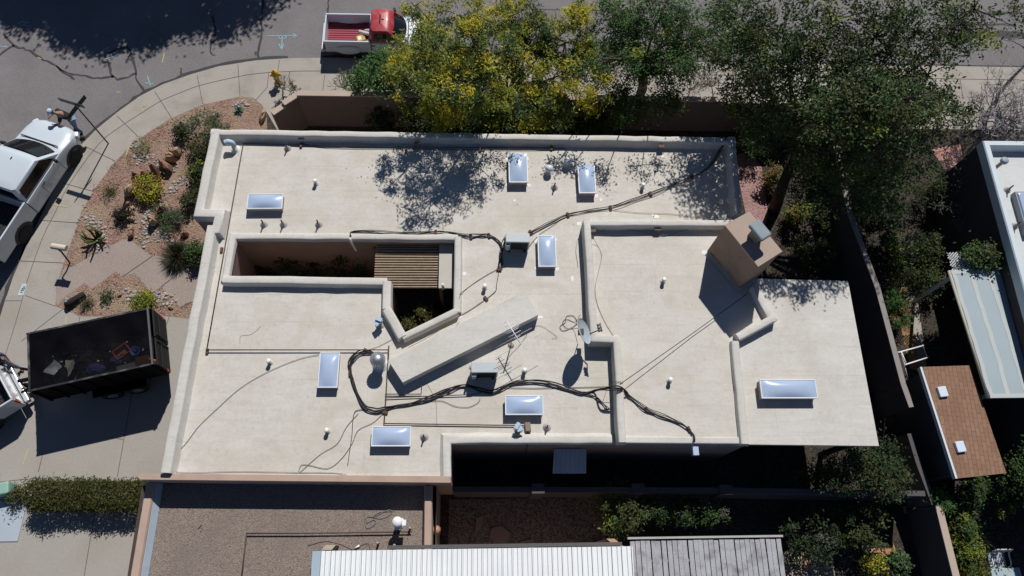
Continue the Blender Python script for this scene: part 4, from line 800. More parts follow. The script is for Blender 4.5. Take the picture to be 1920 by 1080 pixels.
# pot in the soil bed
b = MB(); b.lathe([(.15, 0), (.19, .28), (.215, .34), (.215, .36), (.18, .35), (.17, .30)], n=18); o = b.build('plant_pot', mat('pot_tan', (.45, .36, .26), .8), None, world=False); o.location = P(1680, 607, .3); o.location.z = 0; tag(o, 'round tan plant pot at the edge of the sunny soil bed', 'plant pot')
# garden chair and table in the lower right corner
GC = thing('garden_table', 'pale blue garden table cut by the lower edge of the picture', 'table', P(1880, 1075, .7)); GC.location.z = 0
b = MB(); b.rbox((.1, -.25, .72), (1.0, .8, .05), .05, .02); b.build('table_top', mat('table_blue', (.36, .43, .45), .5, .05), GC, world=False)
for x, y in ((-.3, 0), (.5, 0), (-.3, -.55), (.5, -.55)): b = MB(); b.tube([(x, y, 0), (x, y, .7)], .03, 6); b.build('leg', GREYM, GC, world=False)
CH_ = thing('garden_chair', 'white metal garden chair behind the pale blue table', 'chair', P(1868, 1050, .4)); CH_.location.z = 0
b = MB(); b.tube(smoothpath([(-.30, -.25, 0), (-.30, -.2, .62), (-.30, .2, .66), (-.24, .30, .95)], 3), .022, 6); b.tube(smoothpath([(.30, -.25, 0), (.30, -.2, .62), (.30, .2, .66), (.24, .30, .95)], 3), .022, 6); b.build('frame', WHITE, CH_, world=False)
b = MB(); b.box((0, -.02, .42), (.55, .5, .03)); b.build('seat', GREYM, CH_, world=False)
b = MB()
for k in range(6): b.tube([(-.24+.096*k, .22, .46), (-.22+.088*k, .31, .95)], .010, 5)
b.tube([(-.26, .31, .95), (.26, .31, .95)], .018, 6); b.build('backrest', WHITE, CH_, world=False)
# ================================================================ VEHICLES
GLASS = mat('car_glass', (.008, .009, .011), .06, .05, 3, .02, 20, spec=.35); TYRE = mat('tyre', (.02, .02, .021), .85, .1, 20); RIM = mat('rim', (.28, .29, .30), .4, .1, 5, metal=.5)
LAMPR = mat('tail_lamp_red', (.35, .02, .02), .3); LAMPW = mat('head_lamp', (.62, .64, .66), .15, .05, coat=.5); TRIM = mat('black_trim', (.025, .025, .027), .6, .1)
def pickup(label, loc, rz, p):
    T = thing('pickup_truck', label, 'pickup truck', loc, rz)
    W = p['W']; hw = W/2; F = p['front']; R = p['rear']; zb = p['belt']; zr = p['roof']; wb = p['wsb']; r0 = p['roof0']; r1 = p['roof1']; b0 = p['bed0']; zl = .38
    paint_ = p['body']
    def ring(x, h, zt, zlow, crown=.03, sh=.10):
        pts = [(0, zt+crown), (h*.55, zt+crown*.7), (h-.13, zt), (h-.03, zt-sh*.55), (h, zt-sh*1.6), (h, zlow+.22), (h-.05, zlow), (0, zlow)]
        return [(x, y, z) for y, z in pts]+[(x, -y, z) for y, z in reversed(pts[1:-1])]
    b = MB(); b.loft([ring(F+.04, hw*.42, .84, .50, .01), ring(F-.01, hw*.64, zb-.26, .44, .02), ring(F-.12, hw*.83, zb-.19, .42, .03), ring(F-.30, hw*.95, zb-.14, zl, .04), ring(F-.55, hw, zb-.11, zl, .05), ring(wb+.25, hw, zb-.05, zl, .05), ring(wb-.05, hw, zb, zl, .03), ring(b0+.04, hw, zb, zl, .0)], smooth=True)
    o = b.build('body', paint_, T, world=False); md = o.modifiers.new('es', 'EDGE_SPLIT'); md.split_angle = math.radians(40)
    # greenhouse
    def rect(x0, x1, h, z, c=.12):
        return [(x1, -h+c, z), (x1, h-c, z), (x1-c*.6, h, z), (x0+c*.6, h, z), (x0, h-c, z), (x0, -h+c, z), (x0+c*.6, -h, z), (x1-c*.6, -h, z)]
    hr = hw-.17; b = MB(); rb0 = p['rearbase']
    b.loft([rect(rb0, wb, hw-.06, zb-.03), rect(r1-.04, r0+.10, hr+.03, zr-.10), rect(r1, r0+.02, hr-.01, zr-.03), rect(r1+.10, r0-.10, hr-.12, zr), rect(r1+.3, r0-.3, hr-.35, zr+.015)], smooth=True)
    o = b.build('cab', p['cab'], T, world=False); md = o.modifiers.new('es', 'EDGE_SPLIT'); md.split_angle = math.radians(38)
    zt = zr-.12; u = (zt-zb)/(zr-.10-zb+.03)
    def lerp(a, c, t): return a+(c-a)*t
    def glass(name, pts, thick=None): b = MB(); b.add(pts, [tuple(range(len(pts)))]); return b.build(name, GLASS, T, world=False)
    e = .012
    def yw(z): return lerp(hw-.06, hr+.03, (z-zb+.03)/(zr-.07-zb))
    def xf(z): return lerp(wb, r0+.10, (z-zb+.03)/(zr-.07-zb))
    def xr(z): return lerp(rb0, r1-.04, (z-zb+.03)/(zr-.07-zb))
    zl_, zh = zb+.04, zr-.14
    nW = 7; b = MB(); vs = []
    for i in range(nW+1):
        t = i/nW*2-1; bow = .15*(1-t*t)
        vs += [(xf(zl_)+e+bow, t*(yw(zl_)-.09), zl_), (xf(zh)+e+bow*.35+.01, t*(yw(zh)-.11), zh+.03)]
    b.add(vs, [(2*i, 2*i+2, 2*i+3, 2*i+1) for i in range(nW)], 0, True); b.build('windscreen', GLASS, T, world=False)
    glass('rear_window', [(xr(zl_)-e, -(yw(zl_)-.14), zl_+.04), (xr(zl_)-e, yw(zl_)-.14, zl_+.04), (xr(zh)-e, yw(zh)-.16, zh), (xr(zh)-e, -(yw(zh)-.16), zh)])
    for s_ in (-1, 1):
        xs = [(xf(zl_)-.28, xf(zh)-.22)] ; x0b, x0t = xf(zl_)-.22, xf(zh)-.10; x1b, x1t = xr(zl_)+.14, xr(zh)+.16
        segs = [(x0b, x0t, x1b, x1t)] if not p.get('crew') else [(x0b, x0t, lerp(x0b, x1b, .62), lerp(x0t, x1t, .62)), (lerp(x0b, x1b, .66), lerp(x0t, x1t, .66), x1b, x1t)]
        for a, c, d_, f_ in segs: glass('side_window', [(a, s_*(yw(zl_)+e), zl_), (c, s_*(yw(zh)+e), zh), (f_, s_*(yw(zh)+e), zh), (d_, s_*(yw(zl_)+e), zl_)])
    # bed
    zR = p['rail']; t_ = .07; zf = .62; b = MB(); xm = (b0+R)/2; ln = b0-R
    for s_ in (-1, 1): b.rbox((xm, s_*(hw-t_/2-.01), (zR+zl+.1)/2), (ln, t_, zR-zl-.1), 0, .02)
    b.rbox((b0-.03, 0, (zR+zf)/2), (.06, W-2*t_-.024, zR-zf), 0, .02); b.build('bed', p['bed'], T, world=False)
    b = MB(); b.rbox((R+.03, 0, (zR-.01+.55)/2), (.06, W-2*t_-.024, zR-.56), 0, .02); tg = b.build('tailgate', p['bed'], T, world=False)
    b = MB(); b.box((xm, 0, zf), (ln-.14, W-2*t_-.03, .04)); 
    for k in range(11): b.box((xm, -hw+.16+(W-.32)*k/10, zf+.03), (ln-.2, .06, .025))
    b.build('bed_floor', p['floor'], T, world=False)
    # wheels, arches
    for s_ in (-1, 1):
        for x in p['axles']:
            rw_ = p['wr']; Rm = Matrix.Rotation(math.pi/2, 3, 'X'); y = s_*(hw-.11)
            b = MB(); b.lathe([(rw_*.6, -.12), (rw_*.93, -.12), (rw_, -.08), (rw_, .08), (rw_*.93, .12), (rw_*.6, .12)], (x, y, rw_), 22, mtx=Rm); wh = b.build('wheel', TYRE, T, world=False)
            b = MB(); b.lathe([(rw_*.60, -.005), (rw_*.55, .0), (rw_*.2, -.03 if 0 else .01), (.02, .015)], (x, y+s_*.105, rw_), 16, mtx=Matrix.Rotation(-s_*math.pi/2, 3, 'X'))
            rm = b.build('rim', RIM, wh, world=False)
            b = MB(); ra = rw_+.10; pts = [(x+ra*math.cos(a), s_*(hw+.005), max(zl, rw_+ra*math.sin(a))) for a in [math.pi*k/12 for k in range(13)]]; b.add(pts, [tuple(range(13))]); b.build('wheel_arch', TRIM, T, world=False)
            if p.get('flare') and x < 0:
                b = MB(); b.ball((x, s_*(hw-.03), .62), 1, 16, sq=(.58, .13, .28)); b.build('fender', p['bed'], T, world=False)
    for s_ in (-1, 1):
        b = MB(); b.rbox((F-.20, s_*(hw*.82), zb-.34), (.24, .30, .17), s_*-.55, .04); b.build('headlight', LAMPW, T, world=False)
        b = MB(); b.rbox((R+.015, s_*(hw-.06), zR-.30), (.07, .12, .34), 0, .02); b.build('tail_light', LAMPR, T, world=False)
        b = MB(); b.rbox((wb-.42, s_*(hw+.10), zb+.14), (.10, .20, .16), s_*.2, .03); b.tube([(wb-.4, s_*(hw-.04), zb+.06), (wb-.4, s_*(hw+.06), zb+.10)], .02, 5); b.build('mirror', p.get('mirror', TRIM), T, world=False)
        b = MB(); b.rbox((wb-1.25 if not p.get('ext') else wb-1.3, s_*(hw+.005), zb-.16), (.16, .03, .035), 0, .01); b.build('door_handle', TRIM, T, world=False)
    SEAM = mat('panel_gap', (.03, .03, .032), .7)
    b = MB()
    for s_ in (-1, 1):
        for xs_ in ((wb-.32, wb-1.42) if p.get('ext') else (wb-.30, rb0+.06)): b = MB(); b.box((xs_, s_*(hw+.001), (zb-.12+zl+.15)/2), (.014, .012, zb-.12-zl-.15)); b.build('panel_gap', SEAM, T, world=False)
    b = MB(); b.box((wb+.16, 0, zb+.03), (.03, W*.8, .03)); b.build('cowl', SEAM, T, world=False)
    for s_ in (-1, 1): b = MB(); b.tube([(wb+.05, s_*.12, zb+.05), (wb-.12, s_*.55, zb+.16)], .011, 4); b.build('wiper', TRIM, T, world=False)
    b = MB(); b.box((r0-.25, 0, zr+.02), (.10, .03, .03)); b.build('roof_antenna', TRIM, T, world=False)
    b = MB(); b.rbox((F+.02, 0, .50), (.16, W*.60, .20), 0, .04); b.rbox((F-.12, W*.37, .50), (.14, W*.24, .20), -.55, .04); b.rbox((F-.12, -W*.37, .50), (.14, W*.24, .20), .55, .04); b.build('front_bumper', p.get('bump', GALV), T, world=False)
    b = MB(); b.rbox((R-.10, 0, .50), (.16, W*.94, .16), 0, .03); b.build('rear_bumper', p.get('bump', GALV), T, world=False)
    b = MB(); b.box((F-.03, 0, .74), (.10, W*.55, .20)); b.build('grille', TRIM, T, world=False)
    return T
CW = mat('truck_white', (.53, .59, .64), .28, .02, 2, .01, 20, spec=.5, coat=.6); CR = mat('truck_red', (.36, .035, .045), .38, .05, 3, .03, 30, stain=(.42, .22, .24), stain_amt=.5, sscale=2.5, coat=.2)
CG = mat('truck_pale', (.55, .60, .66), .4, .05, 3); CS = mat('truck_silver', (.52, .55, .58), .3, .04, 3, coat=.5)
BEDD = mat('bed_liner', (.03, .03, .033), .8, .1, 8)
h = Vector((math.cos(math.radians(70)), math.sin(math.radians(70)), 0)); lf = Vector((-h.y, h.x, 0))
wtc = Vector((-16.07, 13.62, -.12))+lf*.87
pickup('white extended cab pickup parked at the kerb with a man at its bonnet', wtc, math.radians(70), dict(W=1.92, front=2.55, rear=-3.0, belt=1.22, roof=1.86, wsb=1.42, roof0=.62, roof1=-.74, rearbase=-.86, bed0=-.86, rail=1.30, axles=(1.72, -1.74), wr=.39, body=CW, cab=CW, bed=CW, floor=BEDD, ext=True, bump=TRIM))
q0, q1 = P(611, 28, .98), P(609, 74, .98); ry = (q0.y+q1.y)/2
pickup('small pale pickup with a red cab and red bed floor, parked under the yellow tree', Vector((q0.x+2.22, ry, -.12)), 0, dict(W=1.46, front=2.25, rear=-2.25, belt=1.05, roof=1.60, wsb=1.0, roof0=.42, roof1=-.28, rearbase=-.40, bed0=-.36, rail=1.10, axles=(1.35, -1.30), wr=.33, body=CG, cab=CR, bed=CG, floor=mat('bed_red', (.30, .05, .07), .6, .1, 5), flare=True))
# load in the red truck bed
rt = Vector((q0.x+2.22, ry, -.12))
def item(name, label, cat, fn, mats, loc, rz=0.0, group=None, bevel=0):
    b = MB(); fn(b); o = b.build(name, mats, None, world=False, bevel=bevel); o.location = loc; o.rotation_euler = (0, 0, rz); return tag(o, label, cat, group)
YEL = mat('yellow_box', (.50, .33, .06), .7, .1, 5)
item('cardboard_box', 'yellow and white box in the bed of the red cab pickup', 'box', lambda b: (b.rbox((0, 0, .12), (.34, .28, .24), 0, .01), b.box((-.05, 0, .243), (.14, .18, .004), m=1)), [YEL, WHITE], rt+Vector((-.78, -.34, .66)), .3)
item('rolled_sheet', 'pale rolled sheet lying on the load of the red cab pickup', 'roll', lambda b: b.tube([(-.25, .05, 0), (.22, -.06, .02)], .07, 10), [mat('roll_pale', (.62, .60, .56), .8)], rt+Vector((-.62, -.12, .92)), -.1)
item('bag', 'crumpled grey bag behind the red cab', 'bag', lambda b: b.ball((0, 0, .12), .16, 10, sq=(1, .8, .8), jit=.18), [mat('bag_grey', (.42, .42, .45), .8, .2, 9)], rt+Vector((-.52, .05, .66)))
item('plank', 'pale offcut of wood standing in the load of the red cab pickup', 'plank', lambda b: (b.box((0, 0, .1), (.42, .06, .03), .6), b.box((.02, -.03, .14), (.34, .05, .03), -.5)), [mat('plank_pale', (.52, .42, .28), .85, .15, 9)], rt+Vector((-.58, -.44, .68)))
# silver truck, only its tail in the picture
tl = P(37, 754, .85); ang = math.radians(216); hh = Vector((math.cos(ang), math.sin(ang), 0)); ll = Vector((-hh.y, hh.x, 0))
pickup('silver pickup with red tail lamps coupled to the black trailer, mostly outside the picture', Vector((tl.x, tl.y, -.02))+hh*2.95-ll*.93, ang, dict(W=1.9, front=2.6, rear=-2.95, belt=1.2, roof=1.85, wsb=1.4, roof0=.6, roof1=-.72, rearbase=-.85, bed0=-.86, rail=1.28, axles=(1.7, -1.7), wr=.38, body=CS, cab=CS, bed=CS, floor=BEDD, ext=True))
# ---------------------------------------------------------------- dump trailer
c4 = [P(53, 631, 2.0), P(284, 578, 2.0), P(288, 682, 2.0), P(53, 729, 2.0)]; tc_ = sum(c4, Vector())/4; dv = (c4[1]-c4[0])+(c4[2]-c4[3]); ta = math.atan2(dv.y, dv.x); LT, WTR = dv.length/2, 2.0
TR = thing('dump_trailer', 'black high sided dump trailer of roofing rubbish under a dark mesh tarp, on the drive', 'trailer', (tc_.x, tc_.y, 0), ta)
BK = mat('trailer_black', (.004, .004, .005), .6, .25, 5, .2, 30, spec=.06, stain=(.009, .009, .01), stain_amt=.5, sscale=3)
zf, zt_ = .78, 2.0
for nm, cx, cy, dx, dy in (('side_panel', 0, WTR/2-.03, LT, .05), ('side_panel', 0, -WTR/2+.03, LT, .05), ('front_panel', -LT/2+.03, 0, .05, WTR-.12)):
    b = MB(); b.box((cx, cy, (zf+zt_)/2), (dx, dy, zt_-zf)); n = 8 if dx > 1 else 4
    for k in range(n):
        if dx > 1: b.box((-LT/2+.1+(LT-.2)*k/(n-1), cy+math.copysign(.05, cy), (zf+zt_)/2-.02), (.07, .05, zt_-zf-.04))
        else: b.box((cx-.05, -WTR/2+.15+(WTR-.3)*k/(n-1), (zf+zt_)/2-.02), (.05, .07, zt_-zf-.04))
    b.build(nm, BK, TR, world=False)
b = MB(); e = .02
for s_ in (-1, 1): b.box((0, s_*(WTR/2-.03), zt_+.025), (LT+.04, .06, .04))
b.box((-LT/2+.03, 0, zt_+.025), (.06, WTR-.12, .04)); b.build('top_rail', mat('rail_black', (.03, .03, .033), .4, .2, 4, stain=(.22, .20, .19), stain_amt=.7, sscale=2.2), TR, world=False)
b = MB(); b.box((0, 0, 1.08), (LT-.08, WTR-.08, .05)); b.build('floor', mat('trailer_floor', (.006, .006, .008), .95, .4, 4, .3, 20), TR, world=False)
for s_ in (-1, 1):
    b = MB(); b.box((LT/2+.02, s_*(WTR/4-.005), (zf+1.86)/2), (.05, WTR/2-.06, 1.86-zf)); b.box((LT/2+.055, s_*WTR/4, 1.45), (.03, WTR/2-.1, .08)); b.box((LT/2+.055, s_*(.12), (zf+1.86)/2), (.04, .05, .95)); b.build('tailgate', mat('gate_black', (.014, .014, .016), .6, .25, 5), TR, world=False)
b = MB(); b.box((LT/2-.05, 0, zt_+.075), (.06, WTR, .05)); b.build('roller_bar', mat('bar_grey', (.10, .10, .105), .5), TR, world=False)
b = MB(); b.box((-.15, 0, .66), (LT-.3, .9, .16)); b.box((-LT/2-.55, .0, .52), (1.1, .10, .12), .0); b.box((-LT/2-.5, .22, .52), (1.1, .08, .10), -.4); b.box((-LT/2-.5, -.22, .52), (1.1, .08, .10), .4); b.build('chassis', BK, TR, world=False)
b = MB(); b.box((-LT/2-.32, 0, .78), (.34, .5, .36)); b.build('pump_box', BK, TR, world=False)
b = MB(); b.tube(smoothpath([(-LT/2-.2, .2, .9), (-LT/2-.4, .3, .8), (-LT/2-.7, .12, .62), (-LT/2-.5, -.1, .7), (-LT/2-.3, .05, .85)], 4), .025, 6); b.build('hose', mat('hose_pale', (.5, .48, .45), .6), TR, world=False)
b = MB(); b.tube([(-LT/2-.9, -.18, 0), (-LT/2-.9, -.18, .75)], .035, 8); b.build('jack_stand', BK, TR, world=False)
for s_ in (-1, 1):
    for x in (-.1, .72):
        b = MB(); b.lathe([(.2, -.1), (.33, -.1), (.36, -.06), (.36, .06), (.33, .1), (.2, .1)], (x, s_*(WTR/2+.10), .36), 18, mtx=Matrix.Rotation(math.pi/2, 3, 'X')); wh = b.build('wheel', TYRE, TR, world=False)
        b = MB(); b.lathe([(.2, 0), (.18, .01), (.05, .03)], (x, s_*(WTR/2+.19), .36), 12, mtx=Matrix.Rotation(-s_*math.pi/2, 3, 'X')); b.build('rim', RIM, wh, world=False)
    b = MB(); b.rbox((.31, s_*(WTR/2+.12), .80), (1.75, .26, .05), 0, .02); b.build('fender', BK, TR, world=False)
    b = MB(); b.rbox((LT/2+.03, s_*(WTR/2-.06), 1.0), (.05, .1, .1), 0, .01); b.build('tail_light', LAMPR, TR, world=False)
TARP = bpy.data.materials.new('mesh_tarp'); TARP.use_nodes = True
_t = TARP.node_tree; _b = _t.nodes['Principled BSDF']; _b.inputs['Base Color'].default_value = (.004, .004, .006, 1); _b.inputs['Roughness'].default_value = .7; _b.inputs['Specular IOR Level'].default_value = .08
_tr = _t.nodes.new('ShaderNodeBsdfTransparent'); _mx = _t.nodes.new('ShaderNodeMixShader'); _nz = _t.nodes.new('ShaderNodeTexNoise'); _nz.inputs['Scale'].default_value = 2.5; _rg = _t.nodes.new('ShaderNodeMapRange'); _rg.inputs[1].default_value = .3; _rg.inputs[2].default_value = .7; _rg.inputs[3].default_value = .28; _rg.inputs[4].default_value = .52
_tc = _t.nodes.new('ShaderNodeTexCoord'); _t.links.new(_tc.outputs['Object'], _nz.inputs[0]); _t.links.new(_nz.outputs[0], _rg.inputs[0]); _t.links.new(_rg.outputs[0], _mx.inputs[0]); _t.links.new(_b.outputs[0], _mx.inputs[1]); _t.links.new(_tr.outputs[0], _mx.inputs[2]); _t.links.new(_mx.outputs[0], _t.nodes['Material Output'].inputs[0])
b = MB(); nx, ny = 30, 16; g = []
for k in range(ny+1):
    for i in range(nx+1):
        u, v_ = i/nx, k/ny; sag = .10*math.sin(math.pi*v_)*(.6+.4*math.sin(u*9+1))+.03*math.sin(u*23+v_*5)*math.sin(math.pi*v_); g.append((-LT/2+.05+(LT-.12)*u, (WTR-.12)*(v_-.5), zt_+.035-sag))
b.add(g, [(k*(nx+1)+i, k*(nx+1)+i+1, (k+1)*(nx+1)+i+1, (k+1)*(nx+1)+i) for k in range(ny) for i in range(nx)], 0, True); b.build('mesh_tarp', TARP, TR, world=False)
CLW = mat('sheet_white', (.42, .45, .47), .85, .1, 6); CLB = mat('sheet_beige', (.42, .39, .33), .9, .1, 6); NAVY = mat('cloth_navy', (.04, .05, .16), .9, .2, 9)
def crumple(b, pts, zz, amp=.05, n=7):
    A, B_, C_, D_ = [Vector(p) for p in pts]; g = []
    for k in range(n+1):
        for i in range(n+1): q = A.lerp(B_, i/n).lerp(D_.lerp(C_, i/n), k/n); g.append((q.x, q.y, zz+random.uniform(0, amp)+.03*math.sin(i*1.3+k)))
    b.add(g, [(k*(n+1)+i, k*(n+1)+i+1, (k+1)*(n+1)+i+1, (k+1)*(n+1)+i) for k in range(n) for i in range(n)], 0, True)
def inbed(name, label, cat, px, fn, mats, z=1.11, rz=0.0, top=.2):
    q = P(px[0], px[1], z+top); b = MB(); fn(b); o = b.build(name, mats, None, world=False); o.location = (q.x, q.y, z); o.rotation_euler = (0, 0, rz); return tag(o, label, cat)
inbed('plastic_sheet', 'crumpled white sheet lying in the front of the black trailer', 'sheet', (101, 690), lambda b: crumple(b, [(-.30, -.10), (.02, -.26), (.30, -.02), (.05, .27)], .24), [CLW], rz=.2)
inbed('plastic_sheet', 'beige torn sheet beside the white one in the black trailer', 'sheet', (132, 690), lambda b: crumple(b, [(-.18, .24), (.12, .26), (.14, -.02), (.02, -.32)], .24), [CLB])
inbed('cloth', 'dark blue cloth heaped in the middle of the black trailer', 'cloth', (178, 690), lambda b: b.ball((0, 0, .12), .34, 12, sq=(1, .6, .5), jit=.15), [NAVY], top=.25)
inbed('cloth', 'small dark blue bundle beside the orange box in the black trailer', 'cloth', (216, 674), lambda b: b.ball((0, 0, .1), .2, 12, sq=(1.2, .8, .6), jit=.15), [NAVY], top=.2)
inbed('crate', 'orange red crate lying in the black trailer', 'crate', (228, 659), lambda b: (b.box((0, 0, .05), (.48, .34, .04)), [b.box((x, y, .14), d_) for x, y, d_ in ((-.24, 0, (.03, .34, .2)), (.24, 0, (.03, .34, .2)), (0, .17, (.45, .03, .2)), (0, -.17, (.45, .03, .2)))]), [mat('crate_orange', (.35, .09, .05), .7, .2, 6)], rz=.7)
inbed('bucket', 'blue bucket at the back of the black trailer', 'bucket', (253, 658), lambda b: b.lathe([(.11, 0), (.15, .30), (.16, .31), (.135, .30), (.10, .03)], n=16), [mat('bucket_blue', (.08, .14, .36), .5, .1)], top=.3)
inbed('board', 'grey board leaning along the side of the black trailer', 'board', (240, 688), lambda b: b.box((0, 0, .2), (.72, .22, .03), mtx=Matrix.Rotation(.25, 3, 'X')), [mat('board_grey', (.16, .16, .165), .9, .2, 8)], rz=ta+.05)
inbed('traffic_cone', 'orange plastic piece by the tailgate of the black trailer', 'cone', (281, 673), lambda b: b.lathe([(.10, 0), (.085, .03), (.06, .25), (.03, .42)], n=12), [mat('cone_orange', (.58, .13, .04), .6)], z=1.5, top=.4)
inbed('board', 'reddish brown board beside the tailgate of the black trailer', 'board', (271, 676), lambda b: b.box((0, 0, .3), (.5, .26, .03), mtx=Matrix.Rotation(.4, 3, 'X')), [mat('board_red', (.12, .045, .03), .8, .2)], rz=ta)
rb_ = MB(); ct, st = math.cos(ta), math.sin(ta); rr = random.Random(5)
def rubble(b, n, lo, hi, mi):
    for _ in range(n):
        u = rr.gauss(-.1, LT*.22); v_ = rr.gauss(-.12, .42); u = max(-LT/2+.15, min(LT/2-.2, u)); v_ = max(-WTR/2+.15, min(WTR/2-.15, v_))
        s1, s2 = rr.uniform(lo, hi), rr.uniform(lo, hi); Rm = Matrix.Rotation(rr.uniform(0, 6), 3, 'Z') @ Matrix.Rotation(rr.uniform(-.5, .5), 3, 'X')
        b.box((u*ct-v_*st, u*st+v_*ct, 1.11+rr.uniform(0, .16)), (s1, s2, .03), mtx=Rm, m=mi)
rubble(rb_, 120, .05, .2, 0); rubble(rb_, 45, .03, .09, 1); rubble(rb_, 50, .08, .26, 2)
o = rb_.build('rubble', [mat('rubble_dark', (.01, .01, .012), .95, .3, 9, spec=.1), mat('rubble_pale', (.4, .4, .4), .9, .2, 9), mat('rubble_roof', (.014, .014, .017), .95, .3, 9, spec=.1)], None, world=False); o.location = (tc_.x, tc_.y, 0); tag(o, 'loose torn roofing scraps covering the floor of the black trailer', 'rubble', kind='stuff')
# ================================================================ STREET FURNITURE
sb = P(203, 269, 0); SG = thing('street_sign', 'street name sign on a thin steel post, standing on the pavement by the white pickup', 'street sign', sb)
b = MB(); b.tube([(0, 0, 0), (0, 0, 2.62)], .028, 8); b.build('post', mat('post_steel', (.10, .095, .10), .6, .1), SG, world=False)
SGN = mat('sign_green', (.012, .045, .035), .5, .1); zz = 2.45
a0, a1 = P(133, 217, zz)-sb, P(157, 187, zz)-sb; dd = (a1-a0).normalized(); cc0 = Vector((0, 0, zz))
b = MB(); b.box((0, 0, zz), (1.0, .02, .19), math.atan2(dd.y, dd.x)); b.build('name_plate', SGN, SG, world=False)
b = MB(); b.box((-.08, .0, zz+.24), (.98, .02, .19), math.atan2(-.33, 1.0)); b.build('name_plate', SGN, SG, world=False)
b = MB(); b.box((0, 0, zz+.12), (.06, .06, .07)); b.build('bracket', GREYM, SG, world=False)
hb = P(522, 155, 0); HY = thing('fire_hydrant', 'yellow fire hydrant on the pavement at the end of the garden wall', 'hydrant', hb)
HYY = mat('hydrant_yellow', (.60, .36, .02), .45, .1, 5); HYD = mat('hydrant_worn', (.36, .22, .05), .7, .2, 8)
b = MB(); b.lathe([(.16, 0), (.16, .04), (.10, .05), (.10, .48), (.14, .50), (.14, .54)], n=16); b.build('barrel', HYD, HY, world=False)
b = MB(); b.lathe([(.135, .54), (.145, .57), (.12, .68), (.06, .76), (.03, .78), (.03, .83), (.0, .83)], n=16); b.build('bonnet', HYY, HY, world=False)
for s_, d_ in (((1, .1), .13), ((-1, -.1), .13), ((.1, -1), .16)):
    v_ = Vector((s_[0], s_[1], 0)).normalized(); b = MB(); b.tube([v_*.07+Vector((0, 0, .52)), v_*.19+Vector((0, 0, .52)), v_*.2+Vector((0, 0, .52))], [.06, .06, .075], 10); b.build('outlet', HYY, HY, world=False)
# mailbox on its bent arm
mb_ = P(131, 493, 0); MX = thing('mailbox', 'cream mailbox on a bent dark post at the edge of the red gravel', 'mailbox', mb_)
bx = P(111, 463.5, 1.12)-mb_
b = MB(); g = []
for x in (-.26, .26): g.append([(x, .11*math.cos(a), .02+(.10 if math.sin(a) > 0 else .09)*math.sin(a)) for a in [2*math.pi*k/14 for k in range(14)]])
Rz = Matrix.Rotation(-.17, 3, 'Z'); b.loft([[Rz @ Vector(p)+Vector((bx.x, bx.y, 1.10)) for p in r] for r in g], smooth=False); b.build('box', mat('mailbox_cream', (.56, .49, .40), .6, .05), MX, world=False)
b = MB(); b.tube(smoothpath([(0, 0, 0), (.05, .05, .45), (.05, .12, .75), (bx.x*.5, bx.y*.5+.1, .95), (bx.x+.05, bx.y, 1.0)], 4), .03, 7); b.build('post', DARKM, MX, world=False)
b = MB(); b.box((bx.x+.02, bx.y-.13, 1.10), (.03, .02, .12)); b.build('flag', mat('flag_dark', (.15, .03, .03), .6), MX, world=False)
lg0, lg1 = P(124, 574, .12), P(158, 550, .12); LG = thing('log', 'dark charred log with a pale cut end lying on the gravel by the drive', 'log', ((lg0+lg1)/2)); LG.location.z = 0
dd = (lg1-lg0); hlf = dd.length/2; dn = dd.normalized(); b = MB(); b.tube([-dn*hlf+Vector((0, 0, .13)), -dn*hlf*.3+Vector((0, 0, .15)), dn*hlf*.4+Vector((0, 0, .13)), dn*hlf+Vector((0, 0, .12))], [.12, .13, .11, .10], 9); b.build('trunk', mat('charred', (.025, .02, .022), .9, .3, 10, bump=.5), LG, world=False)
b = MB(); b.tube([-dn*(hlf*.6)+Vector((-.05, .1, .14)), -dn*(hlf*.62)+Vector((-.16, .16, .2))], [.08, .07], 8); b.ball(-dn*(hlf*.75)+Vector((-.05, .06, .24)), .06, 8); b.build('knot', mat('log_pale', (.24, .24, .26), .9), LG, world=False)
pl = Q([(-30, 942), (50, 942), (46, 962), (33, 1015), (-30, 1016)], .02); b = MB(); b.prism(pl, .004, .03); o = b.build('ground_plate', mat('plate_blue', (.37, .43, .49), .6, .05, 2, .06, 40), None, world=False); tag(o, 'flat pale blue steel plate lying on the drive beside the hedge', 'plate')
b = MB(); b.rbox((0, 0, .25), (.5, .4, .5), .2, .05); o = b.build('utility_box', mat('utility_green', (.25, .42, .34), .6, .08), None, world=False); o.location = P(0, 916, .5); o.location.z = 0; tag(o, 'pale green utility box at the left edge by the hedge', 'utility box')
